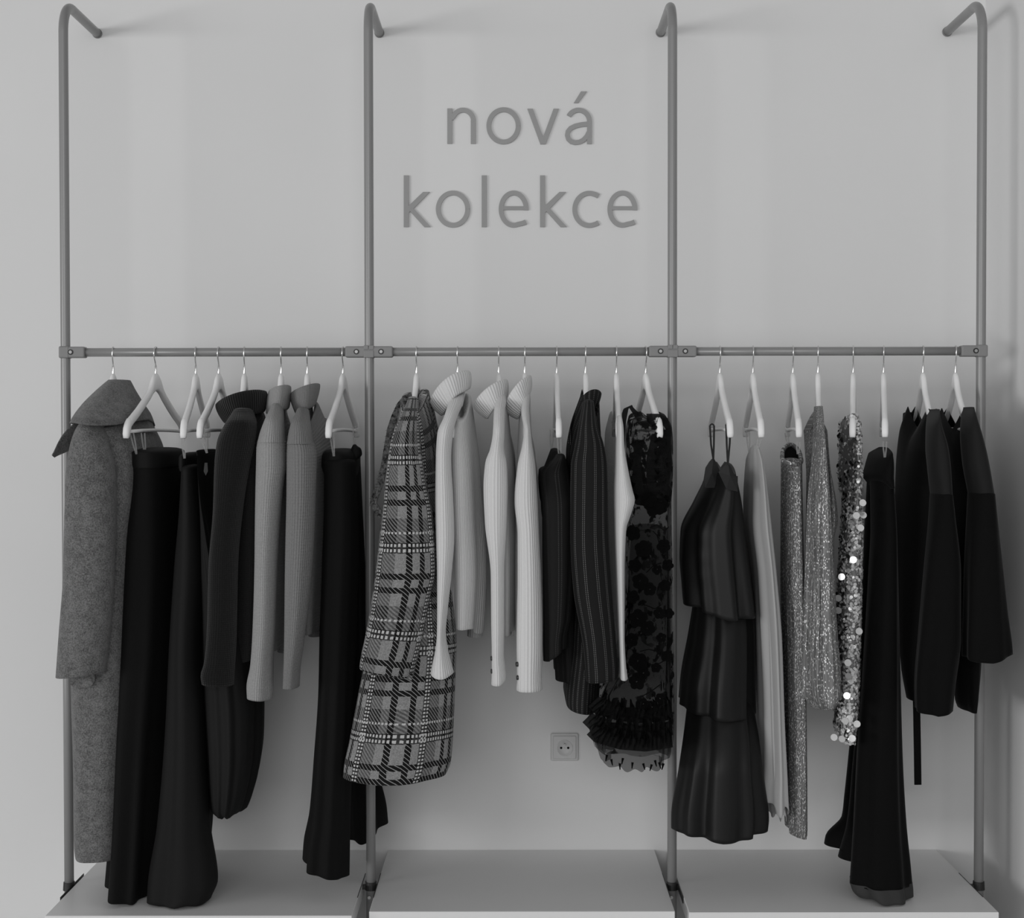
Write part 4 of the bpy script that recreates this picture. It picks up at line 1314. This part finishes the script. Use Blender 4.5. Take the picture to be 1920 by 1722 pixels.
# --- 18 white chiffon dress
g = garment(18, 'chiffon_dress', 'white chiffon dress with fluttering hem beside the tiered dress', 'dress')
tube('drape', g, F_CHIF, [(837, 1409, 1423, RY - 0.12, 0.04), (848, 1404, 1427, RY - 0.10, 0.07), (866, 1399, 1431, RY - 0.07, 0.11), (967, 1394, 1444), (1080, 1404, 1456), (1200, 1410, 1466), (1350, 1415, 1471), (1444, 1416, 1476), (1500, 1413, 1479), (1515, 1413, 1480)], Y=RY - 0.03, b=0.15, p=2.1, zY=(RY - 0.15, RY - 0.15),
     folds=[(5, 0.007, 0.6), (8, 0.007, 1.7), (12, 0.003, 0)], seg=130, fold_pow=0.35, hem=lambda u, v: -0.012 * np.sin(7 * u + 4 * v) - 0.004)
tube('underlayer', g, F_CHIF, [(900, 1402, 1430), (1200, 1416, 1458), (1444, 1422, 1470), (1510, 1424, 1474), (1536, 1428, 1476)], Y=RY - 0.03, b=0.12, p=2.1, zY=(RY - 0.15, RY - 0.15), folds=[(6, 0.008, 0.2), (10, 0.006, 1.0)], seg=130, fold_pow=0.4, hem=lambda u, v: 0.010 * np.sin(9 * u))
loops(g, [(1424, 824, 1420, 842, RY - 0.20), (1402, 808, 1405, 850, RY + 0.10)])

# --- 19 glitter trousers
g = garment(19, 'glitter_trousers', 'long silver glitter trousers with rolled waist', 'trousers', 'silver glitter clothes')
tube('trouser_leg', g, F_GLIT, [(868, 1465, 1504), (940, 1464, 1505), (1080, 1465, 1508), (1250, 1468, 1511), (1400, 1470, 1513), (1540, 1470, 1514), (1574, 1471, 1514)], Y=RY - 0.09, b=0.09, p=2.2, folds=[(5, 0.004, 0.6), (9, 0.002, 0)], seg=96, fold_pow=0.4)
tube('trouser_leg', g, F_GLIT, [(868, 1464, 1496), (1080, 1463, 1500), (1400, 1468, 1504), (1540, 1468, 1505)], Y=RY + 0.09, b=0.07, p=2.2, folds=[(5, 0.003, 0)])
th = np.linspace(0, 2 * math.pi, 41)[:-1]
path = []
for t in th:
    px = 1484 + 17 * math.cos(t) + 6 * max(0, -math.sin(t)) * (math.cos(t) + 0.3)
    py = 852 - 18 * math.sin(t) + 6 * (math.cos(t) > 0) * math.cos(t)
    path.append(tuple(ray_pt(px, py, RY - 0.10 + 0.09 * math.sin(t))))
path += path[:2]
V, F = sweep(path, 0.0052, 14, cap=False)
mesh_obj('waistband', V, F, F_GLIT, g, uvs=[(v_[0] + v_[1] * 0.5, v_[2]) for v_ in V])
patch('waist_inside', g, F_BLACK, [(1470, 840), (1482, 834), (1493, 846), (1502, 864), (1486, 868), (1470, 866)], RY + 0.0, 0.004)  # black sheet filling the open waist loop
loops(g, [(1497, 828, 1496, 852, RY - 0.20), (1475, 812, 1478, 836, RY + 0.10)])

# --- 20 glitter puff-sleeve top
g = garment(20, 'glitter_pullover', 'pleated silver glitter top with long gathered puff sleeve', 'top', 'silver glitter clothes')
tube('sleeve', g, F_GLIT2, [(762, 1528.5, 1540.5, RY - 0.127, 0.052), (785, 1527, 1543, RY - 0.180, 0.058), (807, 1525, 1545), (842, 1522.5, 1549), (887, 1518, 1553), (954, 1513, 1558), (1002, 1511, 1561), (1080, 1508.5, 1564.5), (1200, 1504, 1571), (1280, 1502, 1577), (1312, 1505, 1577), (1322, 1511, 1573), (1330, 1518, 1567)],
     Y=NEAR - 0.005, b=0.06, folds=[(6, 0.004, 0.4), (10, 0.003, 1), (16, 0.0015, 0)], seg=130, fold_pow=0.5)
tube('body', g, F_GLIT2, [(770, 1522, 1536), (850, 1516, 1550), (975, 1512, 1570), (1010, 1512, 1562), (1200, 1506, 1566), (1270, 1506, 1566)], Y=RY, b=0.15, zY=(RY, RY - 0.13), top=sl(0.05), folds=[(8, 0.004, 0), (12, 0.003, 0)], seg=110)
tube('cuff', g, F_GLIT2, [(1318, 1511, 1572), (1325, 1514, 1570), (1332, 1518, 1566)], Y=NEAR - 0.005, b=0.05, nrow=8, folds=[(14, 0.002, 0)], seg=130, thick=0.01)

# --- 21 sequin top
g = garment(21, 'sequin_camisole', 'silver sequin top covered in discs with deep neckline', 'top')
tube('strap_panel', g, F_SEQB, [(786, 1589, 1597), (800, 1586, 1593), (860, 1584.5, 1591), (914, 1582, 1590), (945, 1581, 1594), (960, 1580, 1600)], Y=RY - 0.03, b=0.10, p=2.4, shear=0.2, zY=(RY - 0.12, RY - 0.12))
r1 = list(tube.rings)
tube('strap_panel', g, F_SEQB, [(784, 1598, 1607), (800, 1602, 1613), (860, 1603, 1615), (914, 1601, 1616), (945, 1598, 1616.5), (960, 1594, 1617)], Y=RY - 0.10, b=0.09, p=2.4, shear=0.22)
r2 = list(tube.rings)
tube('shoulder', g, F_SEQB, [(780, 1592, 1607), (790, 1589, 1611), (800, 1587, 1613)], Y=RY - 0.10, b=0.09, p=2.4, nrow=10, shear=0.22)
r0 = list(tube.rings)
seq_body = tube('body', g, F_SEQB, [(945, 1581, 1616), (1000, 1578, 1616), (1080, 1573, 1615), (1250, 1568, 1611), (1380, 1564, 1606), (1395, 1568, 1603)], Y=RY - 0.06, b=0.11, p=2.4, shear=0.16, folds=[(5, 0.004, 0)], zY=(RY - 0.18, RY - 0.18))
r3 = list(tube.rings)


def discs(name, g, rings_sets, count, rad, mat, sel):
    V, F = [], []
    allr = []
    for rs_ in rings_sets:
        A = np.array(rs_)
        allr.append((A, A.shape[0] * A.shape[1] * 1.0))
    tot = 0
    k = 0
    while tot < count and k < count * 30:
        k += 1
        A = allr[random.choices(range(len(allr)), [a[1] for a in allr])[0]][0]
        i = random.randrange(A.shape[0]); j = random.randrange(A.shape[1])
        p_ = A[i, j]; c = A[i].mean(0)
        n_ = p_ - c; n_[2] = 0
        tg = A[i, (j + 1) % A.shape[1]] - A[i, j - 1]
        n_ = np.array([tg[1], -tg[0], 0.0]) ; n_ /= np.linalg.norm(n_) + 1e-9
        if np.dot(n_, p_ - c) < 0: n_ = -n_
        if not sel(p_, n_): continue
        n_ = n_ + np.array([random.gauss(0, .45), random.gauss(0, .45), random.gauss(0, .45)]); n_ /= np.linalg.norm(n_)
        a_ = np.cross(n_, [0, 0, 1.0]); a_ /= np.linalg.norm(a_) + 1e-9
        b_ = np.cross(n_, a_)
        q = len(V)
        p_ = p_ + n_ * 0.003 + np.array([0, 0, random.uniform(-.004, .004)])
        r_ = rad * random.uniform(0.7, 1.25)
        for e_ in range(7):
            t = 2 * math.pi * e_ / 7
            V.append(p_ + (a_ * math.cos(t) + b_ * math.sin(t)) * r_)
        V.append(p_ - n_ * 0.0006)
        F.append(tuple(q + e_ for e_ in range(7)))
        F += [(q + 7, q + (e_ + 1) % 7, q + e_) for e_ in range(7)]
        tot += 1
    o = mesh_obj(name, V, F, mat, g, smooth=False)
    tag(o, kind='stuff')
    return o


discs('small_sequins', g, [r0, r1, r2, r3, r3, r3], 4000, 0.0036, F_SEQ, lambda p_, n_: n_[1] < 0.25 and (n_[1] < -0.25 or random.random() < 0.6))
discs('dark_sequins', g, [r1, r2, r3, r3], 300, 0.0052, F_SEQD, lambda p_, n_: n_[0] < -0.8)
for k, (x, y, d) in enumerate([(1618, 943, .20), (1606, 967, .215), (1619, 966, .205), (1614, 990, .21), (1578, 1082, .16), (1572, 1122, .16), (1572, 1145, .17), (1611, 1184, .2), (1590, 1243, .215),
                               (1591, 1268, .215), (1585, 1352, .21), (1607, 1358, .2), (1579, 1386, .215), (1564, 1383, .18), (1598, 1385, .21), (1593, 1348, .20), (1588, 1305, .2), (1600, 1050, .205)]):
    p_ = ray_pt(x, y, RY - d)
    tl = [0.0, 0.1, -0.15, 0.05, 0.4, 0.0, -0.1, 0.2, 0.25, -0.25, -0.05, 0.35, -0.1, 0.3, 0.4, 0.3, 0.5, 0.4][k]
    dr = Vector((tl * 0.6 - 0.55, -1, tl * 0.5 - 0.12)).normalized()
    bm = bmesh.new(); bm_cyl(bm, p_, Vector(p_) + dr * 0.0012, 0.0082, 0.0082, seg=24)
    bm_obj('paillette', bm, F_PAIL, seq_body)

# --- 22 black velvet trousers
g = garment(22, 'velvet_trousers', 'black velvet wide trousers with turned-out hem reaching the platform', 'trousers')
tube('trouser_leg', g, F_VELVET, [(905, 1631, 1676), (1000, 1632, 1682), (1080, 1628, 1684), (1252, 1618, 1688), (1436, 1606, 1693), (1560, 1600, 1700), (1640, 1595, 1708), (1674, 1593, 1711)], Y=-0.42, b=0.075, p=2.2, folds=[(4, 0.006, 0), (7, 0.003, 1)])
tube('turned_hem', g, F_LINING, [(1670, 1593, 1711), (1684, 1597, 1712.5), (1698, 1606, 1713)], Y=-0.42, b=0.078, p=2.2, folds=[(4, 0.006, 0), (7, 0.005, 1)], fold_pow=0.0, nrow=10, hem=lambda u, v: 0.006 * np.maximum(0, -u) + 0.002 * np.sin(8 * u), cap_top=False)
tube('trouser_leg', g, F_VELVET, [(905, 1625, 1672), (1252, 1608, 1672), (1394, 1594, 1668), (1502, 1583, 1664), (1544, 1578, 1662), (1580, 1548, 1658), (1595, 1545, 1656)], Y=RY + 0.08, b=0.06, p=2.2, folds=[(4, 0.004, 0)])
tube('trouser_leg', g, F_VELVET, [(1252, 1615, 1672), (1450, 1598, 1668), (1560, 1587, 1664), (1605, 1575, 1660), (1620, 1571, 1660)], Y=RY - 0.02, b=0.06, p=2.2, folds=[(4, 0.004, 0)])
tube('waistband', g, F_VELVET, [(840, 1650, 1662, RY - 0.08, 0.05), (846, 1641, 1668, RY - 0.08, 0.09), (853, 1632, 1671), (868, 1625, 1675), (882, 1621, 1676), (896, 1617, 1676), (908, 1624, 1676), (916, 1632, 1675)], Y=RY - 0.08, b=0.12, p=2.2, nrow=20)
loops(g, [(1659, 828, 1659, 858, RY - 0.205)])

# --- 23, 24 velvet tops
VT = 'black velvet tops'
neck = lambda dip: (lambda u, v: -0.02 * np.maximum(0, np.abs(v) - 0.5) * 4 - dip * np.maximum(0, 1 - np.abs(v + 0.05) / 0.6) ** 0.8)
g = garment(23, 'velvet_tunic', 'black velvet wide-sleeved top beside the velvet trousers with belt tie dangling', 'top', VT)
vb = tube('body', g, F_VELVET, [(757, 1700, 1756), (800, 1687, 1766), (876, 1680, 1772), (1000, 1677, 1776), (1150, 1682, 1776, -0.37, 0.12), (1258, 1690, 1774, -0.41, 0.085), (1313, 1699, 1770, -0.41, 0.085)], Y=RY, b=0.16, p=2.3, zY=(RY, RY - 0.12), top=neck(0.06), folds=[(4, 0.006, 0)], seg=110, cap_top=False)
tube('sleeve_yoke', g, F_SILK, [(768, 1744, 1757, RY - 0.141, 0.054), (785, 1739, 1762, RY - 0.180, 0.058), (802, 1736, 1767), (839, 1735, 1778), (876, 1738, 1783), (933, 1744, 1786.5)], Y=NEAR, b=0.055, lip=False, wob=0.001)
tube('sleeve', g, F_VELVET, [(930, 1743, 1787), (967, 1741, 1791), (1080, 1731, 1802), (1200, 1721, 1802), (1300, 1714, 1791), (1342, 1715, 1787)], Y=NEAR, b=0.06, p=2.2, folds=[(3, 0.006, 1.6), (5, 0.004, 0)], hem=lambda u, v: 0.008 * np.abs(u) - 0.004)
tube('sleeve', g, F_VELVET, [(775, 1694, 1712), (876, 1684, 1725), (1000, 1680, 1735), (1265, 1690, 1740)], Y=FAR, b=0.05, folds=[(4, 0.004, 0)])
ribbon('belt_tie', g, F_VELVET, [ray_pt(1716, 1200, RY - 0.1), ray_pt(1719, 1345, RY - 0.1), ray_pt(1720, 1400, RY - 0.1), ray_pt(1721, 1472, RY - 0.1)], 0.017, 0.003)
g = garment(24, 'velvet_tunic', 'black velvet bell-sleeved top at the end of the rack by the side wall', 'top', VT)
vb2 = tube('body', g, F_VELVET, [(760, 1764, 1818), (800, 1764, 1836), (900, 1772, 1844), (1000, 1778, 1846, -0.36, 0.12), (1100, 1784, 1846, -0.41, 0.08), (1250, 1788, 1840, -0.41, 0.07), (1318, 1790, 1834, -0.41, 0.07), (1336, 1793, 1831, -0.41, 0.07)], Y=RY, b=0.16, p=2.3, zY=(RY, RY - 0.16), top=neck(0.06), folds=[(4, 0.006, 0)], seg=110, cap_top=False)
tube('sleeve_yoke', g, F_SILK, [(764, 1807, 1822, RY - 0.132, 0.053), (778, 1803, 1829, RY - 0.164, 0.056), (815, 1800, 1842), (860, 1803, 1853), (931, 1815, 1865.5)], Y=NEAR, b=0.055, lip=False, wob=0.001)
tube('sleeve', g, F_VELVET, [(928, 1814, 1866), (967, 1812, 1870), (1080, 1807, 1882), (1156, 1805, 1890), (1225, 1803, 1898.5), (1240, 1803, 1899.5)], Y=NEAR, b=0.06, p=2.2, folds=[(3, 0.006, 0.4), (5, 0.004, 0)], hem=lambda u, v: 0.010 * np.maximum(0, u) - 0.006 * (1 - u * u))
tube('sleeve', g, F_VELVET, [(775, 1764, 1780), (876, 1764, 1796), (1000, 1768, 1806), (1245, 1780, 1815)], Y=FAR, b=0.05, folds=[(4, 0.004, 0)])
for bd, (x0, y0) in ((vb, (1737, 790)), (vb2, (1797, 792))):
    patch('neck_label', bd, M_TIP, [(x0 - 3, y0), (x0 + 3, y0 + 1), (x0 + 3, y0 + 11), (x0 - 3, y0 + 9)], RY - 0.03, 0.001)
